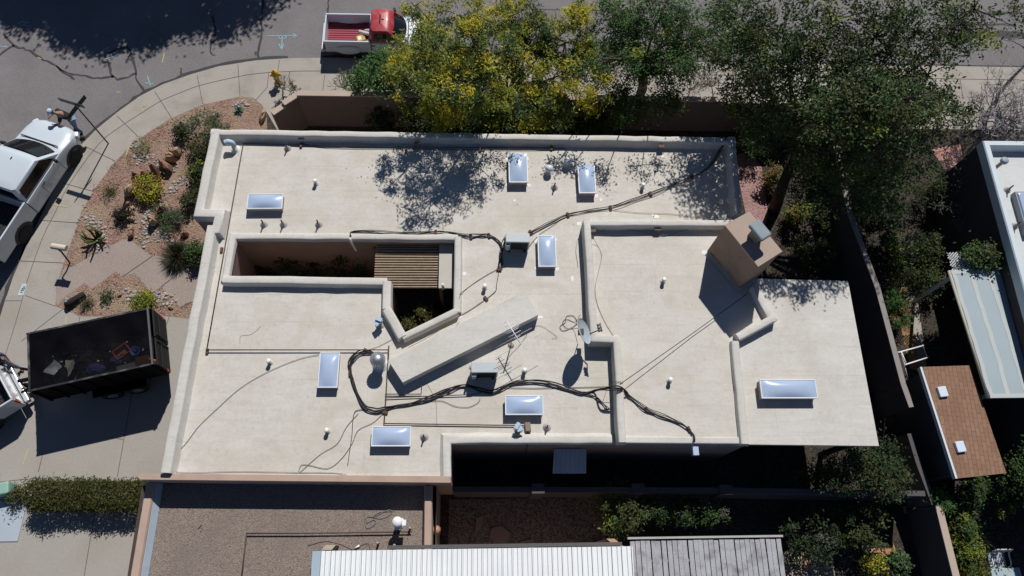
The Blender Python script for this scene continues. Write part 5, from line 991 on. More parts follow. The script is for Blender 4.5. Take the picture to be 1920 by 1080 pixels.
# ================================================================ PEOPLE
SKIN = mat('skin', (.30, .175, .12), .6, .05)
def skinmesh(name, joints, edges, radii, m, parent, root=0, sub=1):
    me = bpy.data.meshes.new(name); me.from_pydata([tuple(j) for j in joints], edges, []); o = bpy.data.objects.new(name, me); COL.objects.link(o); o.parent = parent; me.materials.append(m)
    o.modifiers.new('skin', 'SKIN').use_smooth_shade = True
    sv = me.skin_vertices[0].data if len(me.skin_vertices) else None
    if sv is None:
        b = bmesh.new(); b.from_mesh(me); b.verts.layers.skin.verify(); b.to_mesh(me); b.free(); sv = me.skin_vertices[0].data
    for i, r in enumerate(radii): sv[i].radius = (r, r) if not hasattr(r, '__len__') else r; sv[i].use_root = (i == root)
    s_ = o.modifiers.new('sub', 'SUBSURF'); s_.levels = sub; s_.render_levels = sub; return o
def person(label, loc, rz, pose, shirt, trousers, cap=None, shoe=TRIM):
    T = thing('person', label, 'person', loc, rz); J = {k: Vector(v) for k, v in pose.items()}
    names = ['pelvis', 'waist', 'chest', 'neck', 'head0', 'head1', 'shl', 'ell', 'wrl', 'pal', 'shr', 'elr', 'wrr', 'par', 'hipl', 'knl', 'anl', 'tol', 'hipr', 'knr', 'anr', 'tor']
    rad = dict(pelvis=(.13, .10), waist=(.125, .095), chest=(.145, .105), neck=.05, head0=(.075, .085), head1=(.08, .09), shl=.06, ell=.042, wrl=.03, pal=(.04, .022), shr=.06, elr=.042, wrr=.03, par=(.04, .022), hipl=.085, knl=.058, anl=.04, tol=.035, hipr=.085, knr=.058, anr=.04, tor=.035)
    ed = [('pelvis', 'waist'), ('waist', 'chest'), ('chest', 'neck'), ('neck', 'head0'), ('head0', 'head1'), ('chest', 'shl'), ('shl', 'ell'), ('ell', 'wrl'), ('wrl', 'pal'), ('chest', 'shr'), ('shr', 'elr'), ('elr', 'wrr'), ('wrr', 'par'), ('pelvis', 'hipl'), ('hipl', 'knl'), ('knl', 'anl'), ('anl', 'tol'), ('pelvis', 'hipr'), ('hipr', 'knr'), ('knr', 'anr'), ('anr', 'tor')]
    jj = [J[n] for n in names]; rr_ = [rad[n] for n in names]; ee = [(names.index(a), names.index(c)) for a, c in ed]
    for s_ in 'lr':   # four fingers and a thumb from each palm
        pal = J['pa'+s_]; wr = J['wr'+s_]; d_ = (pal-wr).normalized(); sd_ = d_.cross(Vector((0, 0, 1))); sd_ = sd_.normalized() if sd_.length > .1 else Vector((0, 1, 0)); pn = sd_.cross(d_)
        for k, (off, l_) in enumerate(((-.030, .055), (-.010, .068), (.011, .072), (.031, .062), (.045, .04))):
            st_ = names.index('pa'+s_); a = pal+sd_*off+d_*(.03 if k < 4 else -.02); b_ = a+(d_ if k < 4 else (d_+sd_*.8).normalized())*l_*.6-pn*.008; c_ = b_+d_*l_*.45-pn*.025
            i0 = len(jj); jj += [a, b_, c_]; rr_ += [.010, .009, .007]; ee += [(st_, i0), (i0, i0+1), (i0+1, i0+2)]
    skinmesh('body', jj, ee, rr_, SKIN, T, 0, 1)
    sh = ['pelvis', 'waist', 'chest', 'shl', 'ell', 'shr', 'elr', 'neck']; up_ = J['pelvis']+Vector((0, 0, .02))
    js = [up_, J['waist'], J['chest'], J['shl'], J['shl'].lerp(J['ell'], .8), J['shr'], J['shr'].lerp(J['elr'], .8), J['chest'].lerp(J['neck'], .55)]
    skinmesh('shirt', js, [(0, 1), (1, 2), (2, 3), (3, 4), (2, 5), (5, 6), (2, 7)], [(.165, .125), (.155, .12), (.175, .13), .085, .068, .085, .068, .07], shirt, T)
    jt = [J['pelvis']+Vector((0, 0, .05)), J['hipl'], J['knl'], J['knl'].lerp(J['anl'], .9), J['hipr'], J['knr'], J['knr'].lerp(J['anr'], .9)]
    skinmesh('trousers', jt, [(0, 1), (1, 2), (2, 3), (0, 4), (4, 5), (5, 6)], [(.16, .12), .105, .078, .065, .105, .078, .065], trousers, T)
    for s_ in 'lr': skinmesh('shoe', [J['an'+s_]-Vector((0, 0, .02)), J['an'+s_].lerp(J['to'+s_], .5)-Vector((0, 0, .02)), J['to'+s_]], [(0, 1), (1, 2)], [.055, .05, .045], shoe, T)
    hc = J['head0'].lerp(J['head1'], .5); f = (J['head1']-J['neck']).normalized(); fw = Vector((1, 0, 0)); fw = (fw-f*fw.dot(f)).normalized(); sd_ = f.cross(fw)
    Rm = Matrix((fw, sd_, f)).transposed()
    b = MB(); b.ball(hc+fw*.098-f*.012, .016, 6); b.build('nose', SKIN, T, world=False)
    b = MB(); [b.ball(hc+fw*.083+sd_*.032*k+f*.012, .011, 6) for k in (-1, 1)]; b.build('eyes', mat('eye_dark', (.03, .02, .02), .3), T, world=False)
    b = MB(); b.box(hc+fw*.086-f*.058, (.012, .045, .010), mtx=Rm); b.build('mouth', mat('lip', (.22, .09, .07), .6), T, world=False)
    b = MB(); [b.ball(hc+sd_*.085*k-f*.01, .025, 6, sq=(.6, .4, 1)) for k in (-1, 1)]; b.build('ears', SKIN, T, world=False)
    b = MB(); b.ball(hc-fw*.012+f*.03, .098, 12, sq=(1, .92, .9)); b.build('hair', mat('hair_dark', (.02, .015, .012), .7), T, world=False)
    if cap:
        b = MB(); b.lathe([(.108, .03), (.112, .06), (.10, .105), (.06, .135), (.0, .145)], n=16, mtx=Rm, c=hc-fw*.01); b.build('cap', cap, T, world=False)
        b = MB(); pts = [(.09*math.cos(a)+.03, .085*math.sin(a), .045) for a in [-1.4+2.8*k/8 for k in range(9)]]; po = [(.17*math.cos(a)+.02, .10*math.sin(a), .03) for a in [-1.2+2.4*k/8 for k in range(9)]]
        b.add([Rm @ Vector(q)+hc for q in pts+po], [(k, k+1, 10+k, 9+k) for k in range(8)]); b.build('cap_peak', cap, T, world=False)
    return T
lean = dict(pelvis=(-.12, 0, .92), waist=(-.04, 0, 1.05), chest=(.12, 0, 1.28), neck=(.24, 0, 1.43), head0=(.30, 0, 1.50), head1=(.35, 0, 1.60), shl=(.14, .19, 1.33), ell=(.30, .27, 1.10), wrl=(.50, .18, 1.06), pal=(.57, .15, 1.05), shr=(.14, -.19, 1.33), elr=(.28, -.30, 1.11), wrr=(.48, -.24, 1.10), par=(.55, -.20, 1.09), hipl=(-.12, .10, .88), knl=(-.02, .13, .49), anl=(-.10, .14, .09), tol=(.06, .16, .04), hipr=(-.12, -.10, .88), knr=(.06, -.14, .50), anr=(.04, -.15, .09), tor=(.20, -.17, .04))
stand = dict(pelvis=(0, 0, .95), waist=(0, 0, 1.08), chest=(.01, 0, 1.30), neck=(.02, 0, 1.48), head0=(.04, 0, 1.57), head1=(.05, 0, 1.68), shl=(.0, .20, 1.38), ell=(-.02, .27, 1.12), wrl=(.14, .26, .93), pal=(.20, .25, .89), shr=(.0, -.20, 1.38), elr=(-.04, -.26, 1.11), wrr=(.10, -.27, .90), par=(.15, -.27, .85), hipl=(0, .10, .90), knl=(.12, .14, .50), anl=(.12, .16, .09), tol=(.27, .19, .04), hipr=(0, -.10, .90), knr=(-.02, -.13, .50), anr=(-.16, -.14, .09), tor=(-.01, -.15, .04))
JEAN = mat('denim', (.16, .22, .36), .9, .15, 12); JEAN2 = mat('denim_faded', (.20, .24, .33), .9, .15, 12); SHIRTD = mat('shirt_dark', (.03, .024, .024), .9, .15, 9); CAPB = mat('cap_blue_white', (.45, .55, .78), .8, .05); SHIRTB = mat('shirt_blue', (.06, .08, .16), .9, .1)
pb = P(150, 247, -.12); person('man in a pale cap, dark shirt and jeans at the front of the white pickup', pb, math.radians(205), lean, SHIRTD, JEAN, CAPB)
pb = P(30, 690, 0); person('person in grey blue jeans stepping beside the silver pickup, cut by the left edge', pb, math.radians(300), stand, SHIRTB, JEAN2, None)
# ================================================================ VEGETATION
BARK = mat('bark', (.075, .058, .045), .95, .25, 6, .2, 30, .5, 30); BARKG = mat('bark_grey', (.22, .20, .185), .95, .2, 8)
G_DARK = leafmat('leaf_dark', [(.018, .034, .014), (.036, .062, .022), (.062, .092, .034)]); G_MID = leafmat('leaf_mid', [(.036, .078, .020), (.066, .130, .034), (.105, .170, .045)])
G_OLIVE = leafmat('leaf_olive', [(.050, .064, .022), (.088, .10, .034), (.13, .135, .05)]); G_YEL = leafmat('leaf_yellow', [(.30, .28, .018), (.46, .41, .028), (.58, .47, .04)], .3)
G_YG = leafmat('leaf_yellow_green', [(.115, .15, .018), (.195, .225, .028), (.27, .29, .04)], .3); G_GREY = leafmat('leaf_greygreen', [(.075, .095, .062), (.11, .13, .085), (.15, .165, .11)])
G_BRIGHT = leafmat('leaf_bright', [(.035, .095, .02), (.06, .15, .032), (.10, .20, .05)], .3); G_ORNG = leafmat('leaf_orange', [(.16, .07, .03), (.25, .14, .05), (.20, .16, .06)], .3)
G_HEDGE = leafmat('leaf_hedge', [(.05, .058, .012), (.085, .09, .019), (.13, .125, .028)]); G_STRAW = leafmat('leaf_straw', [(.20, .17, .11), (.30, .26, .18), (.38, .33, .24)], .2)
def leaves(name, ctr, mi, L, W, mats, parent, up=.55, tang=None):
    n = len(ctr); nr = rng.normal(size=(n, 3)); nr[:, 2] = np.abs(nr[:, 2])+up; nr /= np.linalg.norm(nr, axis=1)[:, None]
    r2 = rng.normal(size=(n, 3)) if tang is None else tang+rng.normal(size=(n, 3))*.35
    t = r2-nr*np.sum(r2*nr, 1)[:, None]; t /= np.linalg.norm(t, axis=1)[:, None]+1e-9; b_ = np.cross(nr, t)
    l = (L*rng.uniform(.6, 1.3, n))[:, None]; w_ = (W*rng.uniform(.65, 1.3, n))[:, None]
    v = np.stack([ctr-t*l/2, ctr-t*l*.05+b_*w_/2, ctr+t*l/2, ctr-t*l*.05-b_*w_/2], 1).reshape(-1, 3)
    me = bpy.data.meshes.new(name); me.vertices.add(4*n); me.vertices.foreach_set('co', v.astype(np.float32).ravel())
    me.loops.add(4*n); me.loops.foreach_set('vertex_index', np.arange(4*n, dtype=np.int32)); me.polygons.add(n)
    me.polygons.foreach_set('loop_start', np.arange(0, 4*n, 4, dtype=np.int32)); me.polygons.foreach_set('loop_total', np.full(n, 4, np.int32))
    for m in mats: me.materials.append(m)
    me.polygons.foreach_set('material_index', np.asarray(mi, np.int32)); me.update(calc_edges=True); me.validate()
    o = bpy.data.objects.new(name, me); COL.objects.link(o); o.parent = parent; return o
def tree(name, label, cat, base, fork, blobs, mats, wts, L=.17, W=.07, per=26, spread=.20, tr=.16, group=None, twigs=3, topy=None, bark=None, hollow=.45):
    """blobs: (centre, (rx, ry, rz), number of leaf clusters)"""
    base = Vector(base); T = thing(name, label, cat, base, 0, group); b = MB(); f = Vector(fork); bark = bark or BARK
    mid_ = base.lerp(f, .5)+Vector((random.uniform(-.08, .08), random.uniform(-.08, .08), 0)); b.tube([base-base, mid_-base, f-base], [tr*1.25, tr, tr*.85], 8)
    C_, MI = [], []; wts = np.array(wts)/sum(wts)
    for c, r, n in blobs:
        if n == 0: continue
        c = Vector(c); r = np.array(r); m_ = f.lerp(c, .55)+Vector((random.uniform(-.2, .2), random.uniform(-.2, .2), random.uniform(-.1, .25)))
        if f.z+.4 < c.z < 8.3: b.tube([f-base, m_-base, c-base], [tr*.34, tr*.2, tr*.09], 6)
        d = rng.normal(size=(n, 3)); d /= np.linalg.norm(d, axis=1)[:, None]; rad = (hollow+(1-hollow)*rng.random(n)**.6)[:, None]; p = np.array(c)+d*rad*r
        for q in p[:: max(1, twigs)]:
            qq = Vector(q); mm = c.lerp(qq, .55)+Vector(rng.normal(size=3)*.08); b.tube([c-base, mm-base, qq-base], [tr*.13, tr*.08, .006], 4, cap=False)
        for q, dd in zip(p, d):
            k = int(per*rng.uniform(.5, 1.5)); pr = wts.copy()
            if topy is not None: cn = math.sin(2.3*q[0]+1.1*q[2]+.5)*.6+math.sin(2.6*q[1]+.9*q[0]+2)*.5; pr[topy] *= min(3.2, max(.03, .25+1.1*dd[2]+1.3*cn)); pr = np.clip(pr, 1e-3, None); pr /= pr.sum()
            m_i = rng.choice(len(mats), p=pr); sp = spread*rng.uniform(.6, 1.3); C_.append(q+rng.normal(size=(k, 3))*np.array([sp, sp, sp*.55])-np.array(base)); MI.append(np.where(rng.random(k) < .93, m_i, rng.choice(len(mats), p=wts, size=k)))
    b.build('trunk', bark, T, world=False); leaves('crown', np.concatenate(C_), np.concatenate(MI), L, W, mats, T, up=1.05); return T
def bl(px, py, z, rx, ry, rz, n): return (P(px, py, z), (rx, ry, rz), n)
tree('yellow_tree', 'large tree with yellow flowering clusters over green leaves, above the garden wall', 'tree', (1.0, 16.3, 0), (1.0, 16.5, 2.6),
     [bl(790, 95, 6.4, 1.0, .8, .7, 22), bl(845, 150, 6.4, 1.35, .9, .7, 17), bl(895, 90, 6.8, 1.35, .9, .7, 15), bl(860, 30, 6.4, 1.1, .8, .7, 18), bl(925, 165, 5.4, 1.3, .8, .7, 20), bl(880, 140, 4.4, 1.3, .9, .8, 34), bl(800, 60, 3.6, .7, .6, .5, 16), bl(815, 130, 5.0, 1.0, .8, .8, 24), bl(985, 110, 4.4, 1.2, 1.0, .9, 44), bl(1035, 150, 4.1, 1.1, .9, .8, 38), bl(1060, 80, 4.4, 1.0, .9, .8, 30), bl(1110, 120, 4.0, 1.0, .8, .8, 30), bl(960, 30, 5.2, .9, .7, .7, 28), bl(830, 110, 4.6, 1.3, .9, .8, 34), bl(920, 100, 4.8, 1.2, .9, .8, 30), bl(1010, 50, 5.0, .8, .7, .6, 18), bl(1085, 35, 5.2, .7, .7, .6, 14), bl(870, 205, 3.8, 1.5, .7, .9, 34), bl(980, 205, 3.6, 1.5, .7, .9, 34), bl(1080, 190, 3.4, 1.2, .7, .8, 24), bl(790, 185, 3.6, 1.0, .7, .8, 22), bl(760, 130, 4.0, .8, .8, .8, 18), bl(780, 10, 5.0, .5, .5, .4, 7), bl(880, 60, 7.1, .7, .6, .5, 10)],
     [G_MID, G_YEL, G_YG, G_DARK], [.22, .60, .54, .10], .15, .036, 100, .15, .17, topy=1)
tree('green_tree', 'small bright green tree over the pavement beside the red cab pickup', 'tree', P(712, 173, 0), P(711, 172, 1.3), [bl(700, 140, 2.6, .8, .7, .6, 34), bl(730, 120, 2.9, .7, .6, .5, 20), bl(672, 155, 2.0, .45, .5, .4, 12), bl(745, 160, 2.2, .5, .5, .5, 14)], [G_BRIGHT, G_MID], [.65, .35], .14, .055, 44, .15, .06)
tree('street_tree', 'open green tree with dark forked trunk standing on the pavement', 'tree', P(1205, 165, 0), P(1208, 120, 2.6), [bl(1205, 112, 3.6, .8, .7, .6, 22), bl(1175, 145, 3.0, .8, .6, .6, 18), bl(1255, 140, 3.0, .9, .6, .6, 22), bl(1290, 35, 5.2, .9, .8, .7, 18), bl(1128, 110, 6.0, .5, .4, .4, 4), bl(1195, 112, 6.2, .5, .4, .4, 5), bl(1262, 116, 6.0, .6, .4, .4, 5), bl(1085, 120, 6.0, .5, .4, .4, 4), bl(1180, 50, 4.6, .8, .7, .7, 18), bl(1160, 75, 4.0, 1.0, .9, .8, 26), bl(1215, 45, 5.0, 1.0, .9, .8, 28), bl(1270, 70, 4.8, 1.1, .9, .8, 26), bl(1330, 60, 4.6, 1.0, .9, .7, 20), bl(1300, 110, 3.6, 1.1, .8, .6, 24), bl(1385, 100, 3.6, .9, .7, .6, 14), bl(1235, 100, 3.8, 1.0, .8, .7, 22), bl(1250, 5, 6.0, 1.0, .8, .7, 20), bl(1160, 20, 5.4, .8, .8, .7, 16), bl(1370, 20, 5.0, .9, .8, .7, 14), bl(1150, 180, 2.6, .9, .5, .6, 16), bl(1230, 195, 2.8, 1.1, .5, .6, 22), bl(1180, 210, 2.6, .9, .5, .6, 14), bl(1130, 110, 3.6, .6, .6, .6, 10)],
     [G_MID, G_DARK, G_BRIGHT, G_YG], [.52, .16, .24, .08], .115, .045, 70, .18, .16)
tree('shade_tree', 'very large dark green tree filling the upper right, thin enough to show the road through', 'tree', (11.6, 13.3, 0), (11.3, 14.0, 3.2),
     [bl(1400, 90, 6.4, 1.4, 1.2, 1.0, 36), bl(1390, 30, 6.6, 1.1, 1.1, .9, 24), bl(1470, 60, 7.4, 1.5, 1.3, 1.1, 36), bl(1480, 140, 6.6, 1.4, 1.1, 1.0, 38), bl(1560, 40, 8.0, 1.5, 1.2, 1.1, 34), bl(1570, 130, 7.2, 1.5, 1.2, 1.0, 38), bl(1640, 70, 7.6, 1.4, 1.2, 1.0, 34), bl(1650, 150, 6.6, 1.4, 1.1, 1.0, 36), bl(1720, 60, 7.0, 1.3, 1.1, 1.0, 28), bl(1740, 140, 6.2, 1.3, 1.1, .9, 30), bl(1790, 70, 6.6, 1.1, 1.0, .8, 20), bl(1800, 40, 6.8, .7, .6, .6, 10), bl(1420, 170, 5.0, 1.2, 1.0, .9, 34), bl(1510, 215, 5.8, 1.4, 1.0, 1.0, 44), bl(1590, 215, 7.4, 1.4, 1.0, 1.0, 48), bl(1670, 220, 7.0, 1.4, 1.0, 1.0, 40), bl(1760, 210, 4.6, 1.2, 1.0, .9, 30), bl(1560, 290, 5.6, 1.4, 1.0, 1.0, 44), bl(1640, 290, 5.2, 1.4, 1.0, 1.0, 38), bl(1480, 270, 4.4, 1.0, .8, .8, 24), bl(1600, 350, 3.8, 1.2, .9, .9, 30), bl(1640, 180, 7.9, 1.1, .8, .6, 16), bl(1700, 185, 7.8, 1.1, .8, .6, 16), bl(1590, 185, 7.2, 1.1, .8, .7, 24), bl(1430, 240, 4.2, .9, .8, .9, 26), bl(1710, 290, 3.8, 1.2, .9, .9, 32), bl(1520, 340, 3.4, .8, .8, .8, 20), bl(1650, 360, 3.2, 1.1, .9, .8, 30)]
     +[((x, y, z), (1.6, 1.2, 1.0), 17) for x, y, z in ((9.6, 16.6, 8.8), (11.6, 17.4, 9.6), (13.6, 17.2, 9.6), (15.4, 17.0, 9.2), (12.6, 15.6, 9.4), (14.6, 15.4, 8.8), (17, 16.4, 8.4))],
     [G_DARK, G_OLIVE, G_MID, G_YG], [.16, .36, .40, .08], .135, .055, 56, .20, .20, twigs=2)
tree('far_street_tree', 'tree across the street whose leafy shadow falls on the road', 'tree', (-13.5, 30.2, -.1), (-13.5, 29.8, 3.2), [((x, y, z), (1.7, 1.5, 1.2), 46) for x, y, z in ((-16.6, 29.2, 7.0), (-15.2, 28.0, 6.6), (-13.6, 27.6, 6.6), (-12, 28.0, 6.7), (-10.2, 28.6, 7.0), (-9.0, 29.0, 7.0), (-8.2, 29.8, 7.2), (-16.4, 30.2, 8.2), (-14.2, 29.8, 8.2), (-18.0, 30.2, 7.2), (-19.6, 31.0, 7.6), (-17.4, 28.6, 6.4), (-14.6, 28.6, 7.6), (-12.0, 28.8, 7.4), (-20.6, 30.4, 7.2))], [G_DARK, G_MID], [.7, .3], .22, .11, 60, .28, .2)
# bare tree
def bare(name, label, base, h, seed, spreadv, levels, r0, m, up=.35, cat='bare tree', n0=5, lenr=.66):
    R = random.Random(seed); T = thing(name, label, cat, base); b = MB()
    def grow(p, d, ln, r, lv):
        k = 3; pts = [p]; dd = d
        for i in range(k): dd = (dd+Vector((R.gauss(0, .22), R.gauss(0, .22), R.gauss(0, .14)+up*.12))).normalized(); pts.append(pts[-1]+dd*ln/k)
        b.tube(pts, [r*(1-.14*i) for i in range(k+1)], 5 if lv < 2 else 4, cap=False)
        if lv < levels:
            for j_ in range(n0 if lv == 0 else R.choice((2, 3, 3))):
                q = pts[R.choice((2, 3, 3))] if lv else pts[3]
                nd = (dd+Vector((R.gauss(0, spreadv), R.gauss(0, spreadv), R.gauss(0, spreadv*.6)+up*.3))).normalized(); grow(q, nd, ln*R.uniform(lenr*.75, lenr*1.2), max(r*.62, .0105), lv+1)
    grow(Vector((0, 0, 0)), Vector((0, 0, 1)), h, r0, 0); b.build('branches', m, T, world=False); return T
TWIG = mat('twig_grey', (.33, .31, .315), .95, .2, 8)
bare('bare_tree', 'bare grey twiggy tree between the shade tree and the east neighbour roof', P(1800, 300, 0), 1.3, 4, .85, 6, .08, TWIG, .2, n0=8, lenr=.74)
bare('bare_tree', 'bare pale tree at the right edge, its twigs over the pavement', P(1872, 178, 0), 1.7, 9, .8, 6, .09, TWIG, .35, n0=8, lenr=.74)
bare('bare_shrub', 'bare grey shrub in the shade beside the east neighbour wall', P(1745, 400, 0), .9, 21, .9, 6, .05, mat('twig_dark', (.13, .115, .11), .95, .2, 8), .15, 'bare shrub', 8, .74)
CHOL = mat('cholla', (.25, .225, .165), .95, .25, 14)
for (x, y), hh_, sd_, lab in (((541, 186), .24, 3, 'leafless branching cactus shrub leaning out over the stepped end of the garden wall'), ((560, 172), .16, 5, 'tiny leafless cactus shrub behind the corner of the garden wall'), ((652, 176), .36, 6, 'grey branching cactus shrub left of the small bright green tree'), ((690, 178), .36, 8, 'grey branching cactus shrub under the small bright green tree'), ((1337, 182), .55, 12, 'brown branching cactus shrub behind the wall, right of the open green tree'), ((1375, 182), .6, 14, 'greenish branching cactus shrub behind the wall, beside the shade tree'), ((1290, 186), .5, 16, 'low branching cactus shrub under the open green tree')):
    q = P(x, y, 0); q.y = max(q.y, 17.25) if x > 560 else q.y
    if x < 560: q = P(540, 178, 0)+Vector((-.2, .05, 0))
    bare('cactus_shrub', lab, q, hh_, sd_, .62, 4, .034, CHOL, .55, 'cactus', 7, .86)
# shrubs: one builder, every plant its own object
def shrub(name, label, px, py, rx, h, mats, wts, n=24, per=40, L=.10, W=.045, sp=.11, cat='shrub', group=None, z0=0.0, ry=None):
    g = P(px, py, z0+h*.5); g.z = z0; ry = ry or rx
    return tree(name, label, cat, (g.x, g.y, z0), (g.x, g.y, z0+h*.25), [((g.x+random.uniform(-.1, .1)*rx, g.y, z0+h*.52), (rx, ry, h*.46), n)], mats, wts, L, W, per, sp, .025, group, twigs=2, hollow=.35)
W2 = [.6, .4]
shrub('shrub', 'tall grey green shrub at the northwest corner of the house', 388, 242, .75, 1.5, [G_GREY, G_MID], W2, 50, 46, .12, .03)
shrub('shrub', 'small round dark shrub in the red gravel near the tall grey green one', 340, 248, .30, .6, [G_OLIVE, G_DARK], W2, 20)
shrub('shrub', 'loose yellow green tuft by the white pebbles near the pavement', 267, 276, .30, .35, [G_YG, G_STRAW], W2, 16, 30, .12, .02)
shrub('golden_shrub', 'round golden flowering shrub among the tan rocks', 276, 352, .52, .62, [G_YEL, G_ORNG, G_YG], [.5, .15, .35], 42, 46, .09, .045)
shrub('shrub', 'little green tuft alone in the red gravel near the sign shadow', 206, 356, .22, .25, [G_OLIVE, G_YG], W2, 10, 30, .10, .025)
shrub('shrub', 'dark shrub against the west wall beside the tall grey green one', 372, 285, .40, 1.0, [G_OLIVE, G_DARK], W2, 30)
shrub('shrub', 'dark shrub against the west wall with yellow tips', 374, 322, .42, .9, [G_DARK, G_YG], [.75, .25], 30)
shrub('shrub', 'low dark shrub hugging the west wall above the recess', 362, 372, .36, .8, [G_DARK, G_OLIVE], W2, 26)
shrub('shrub', 'grey green grassy plant left of the wall recess', 318, 412, .50, .45, [G_GREY, G_BRIGHT, G_STRAW], [.6, .2, .2], 34, 40, .16, .018)
shrub('shrub', 'sparse olive plant beside the leaning rock', 302, 398, .25, .5, [G_OLIVE, G_STRAW], W2, 12, 30)
shrub('shrub', 'green bush pressed against the west wall beside the grass clump', 372, 474, .38, .9, [G_DARK, G_MID], W2, 30)
shrub('shrub', 'yellow green shrub by the white pebbles, touching the black trailer', 268, 567, .36, .5, [G_YG, G_YEL, G_MID], [.6, .1, .3], 30)
shrub('shrub', 'small pale rosette plant in the lower gravel bed', 199, 556, .15, .2, [G_GREY, G_MID], W2, 8, 26, .12, .035)
shrub('shrub', 'small dark tuft beside the charred log', 160, 568, .17, .3, [G_DARK, G_OLIVE], W2, 10, 30, .14, .015)
shrub('dark_plant', 'dark drooping plant above the row of tan stones', 228, 399, .26, .5, [leafmat('leaf_black', [(.012, .014, .010), (.03, .03, .022)])], [1], 20, 34, .14, .03)
def spiky(name, label, px, py, r, n, m, w_=.02, el=(.15, 1.4), cat='plant', z0=0.0):
    g = P(px, py, z0+r*.3); g.z = z0; T = thing(name, label, cat, g); b = MB()
    for _ in range(n):
        a = random.uniform(0, 6.283); e_ = random.uniform(*el); d_ = Vector((math.cos(a)*math.cos(e_), math.sin(a)*math.cos(e_), math.sin(e_))); s_ = Vector((-math.sin(a), math.cos(a), 0))*w_; l_ = r*random.uniform(.75, 1.1); m1 = d_*l_*.5; tip = d_*l_+Vector((0, 0, -l_*.22))
        b.add([-s_, s_, m1+s_*.9, m1-s_*.9, tip], [(0, 1, 2, 3), (3, 2, 4)])
    b.build('leaves', m, T, world=False); return T
spiky('grass_clump', 'large dark spiky grass clump beside the path, near the west wall', 331, 477, .85, 900, leafmat('blade_dark', [(.025, .03, .015), (.06, .062, .035), (.12, .11, .07)]), .010, (.1, 1.45))
spiky('agave', 'blue green agave near the tip of the red gravel bed', 447, 206, .30, 40, leafmat('agave_green', [(.07, .13, .10), (.11, .19, .14)], .1), .035, (.25, 1.4), 'agave')
spiky('agave', 'pale agave among the white pebbles in the lower bed', 199, 566, .16, 24, leafmat('agave_pale', [(.15, .18, .13), (.22, .25, .18)], .1), .02, (.25, 1.4), 'agave')
cq_ = P(174, 444, .3); cq_.z = 0; T = thing('cactus', 'green upright branching cactus beside the white pebbles', 'cactus', cq_); b = MB()
for _ in range(16):
    a = random.uniform(0, 6.28); s0_ = Vector((math.cos(a)*.06, math.sin(a)*.06, 0)); m_ = s0_+Vector((math.cos(a)*.22+random.uniform(-.1, .1), math.sin(a)*.20, random.uniform(.15, .35))); e_ = m_+Vector((random.uniform(-.2, .2), random.uniform(-.2, .2), random.uniform(.12, .3))); b.tube([s0_, m_, e_], [.035, .042, .028], 6)
b.build('stems', mat('cactus_green', (.09, .105, .032), .8, .25, 14), T, world=False)
# clipped hedge and the ivy strip along the west wall
def hedge(name, label, cat, a, b_, w_, h, n, mats, wts, L=.10, W=.045, loose=.05):
    a, b_ = Vector(a), Vector(b_); c = (a+b_)/2; T = thing(name, label, cat, (c.x, c.y, 0)); ax = (b_-a); ln = ax.length; ax.normalize(); nx = Vector((-ax.y, ax.x, 0))
    u = rng.uniform(-.5, .5, n)*ln; v_ = rng.uniform(-.5, .5, n)*w_; z = rng.random(n)**.5*h; face = rng.random(n)
    z = np.where(face < .55, h*(.93+.07*rng.random(n)), z); v_ = np.where(face > .75, np.sign(v_)*w_*(.42+.10*rng.random(n)), v_)
    bumps = .07*np.sin(u*3.1+v_*2)+.05*np.sin(u*7.3+v_*5)-.35*np.abs(v_/w_)**2.5*2; z = np.clip(z+bumps*(z/h)+rng.normal(size=n)*loose*.6, .02, None)
    p = np.stack([u*ax.x+v_*nx.x, u*ax.y+v_*nx.y, z], 1)+rng.normal(size=(n, 3))*loose; mi = rng.choice(len(mats), p=np.array(wts)/sum(wts), size=n)
    leaves('foliage', p, mi, L, W, mats, T, up=.4)
    b = MB(); 
    for k in range(max(3, int(ln/.5))): t_ = (k+.5)/max(3, int(ln/.5))-.5; b.tube([ax*ln*t_, ax*ln*t_+Vector((.03, .02, h*.5)), ax*(ln*t_+.1)+Vector((0, 0, h*.85))], [.03, .025, .01], 5)
    b.build('stem', BARK, T, world=False); return T
ha, hb_ = P(48, 926, .85), P(272, 928, .85); ha.z = hb_.z = 0
hedge('hedge', 'dense clipped olive green hedge between the two driveways', 'hedge', ha, hb_, .82, .85, 13000, [G_HEDGE, G_OLIVE, G_DARK], [.7, .2, .1], .12, .03, .075)
hedge('ivy', 'narrow strip of ivy along the foot of the west wall', 'ivy', (-9.28, 8.7, 0), (-9.38, 3.2, 0), .14, .9, 3200, [G_MID, G_YG, G_DARK], [.4, .25, .35], .09, .06, .05)
shrub('shrub', 'loose pale end of the hedge beside the blue plate', 36, 930, .30, .5, [G_HEDGE, G_GREY], W2, 22, 40, .10, .03)
# plants of the courtyard
shrub('courtyard_shrub', 'olive yellow bush in the pointed end of the courtyard', 800, 624, .80, 2.75, [G_HEDGE, G_YG, G_OLIVE], [.5, .15, .35], 90, 60, .09, .04)
shrub('courtyard_plant', 'yellow flowering climber on the west wall of the courtyard', 446, 492, .14, 1.6, [G_YG, G_YEL, G_DARK], [.4, .25, .35], 26, 24, .08, .05, ry=.6)
shrub('courtyard_shrub', 'dark shrub hidden in the shaded courtyard, nearest its middle', 560, 500, .95, 2.0, [G_DARK, G_OLIVE], W2, 60, 50)
shrub('courtyard_shrub', 'dark shrub in the shaded courtyard beside the slatted patio roof', 650, 500, .85, 2.1, [G_DARK, G_OLIVE], W2, 56, 50)
shrub('courtyard_shrub', 'dark shrub in the shaded courtyard right of the yellow climber', 492, 512, .55, 1.2, [G_DARK, G_OLIVE], W2, 36, 44)
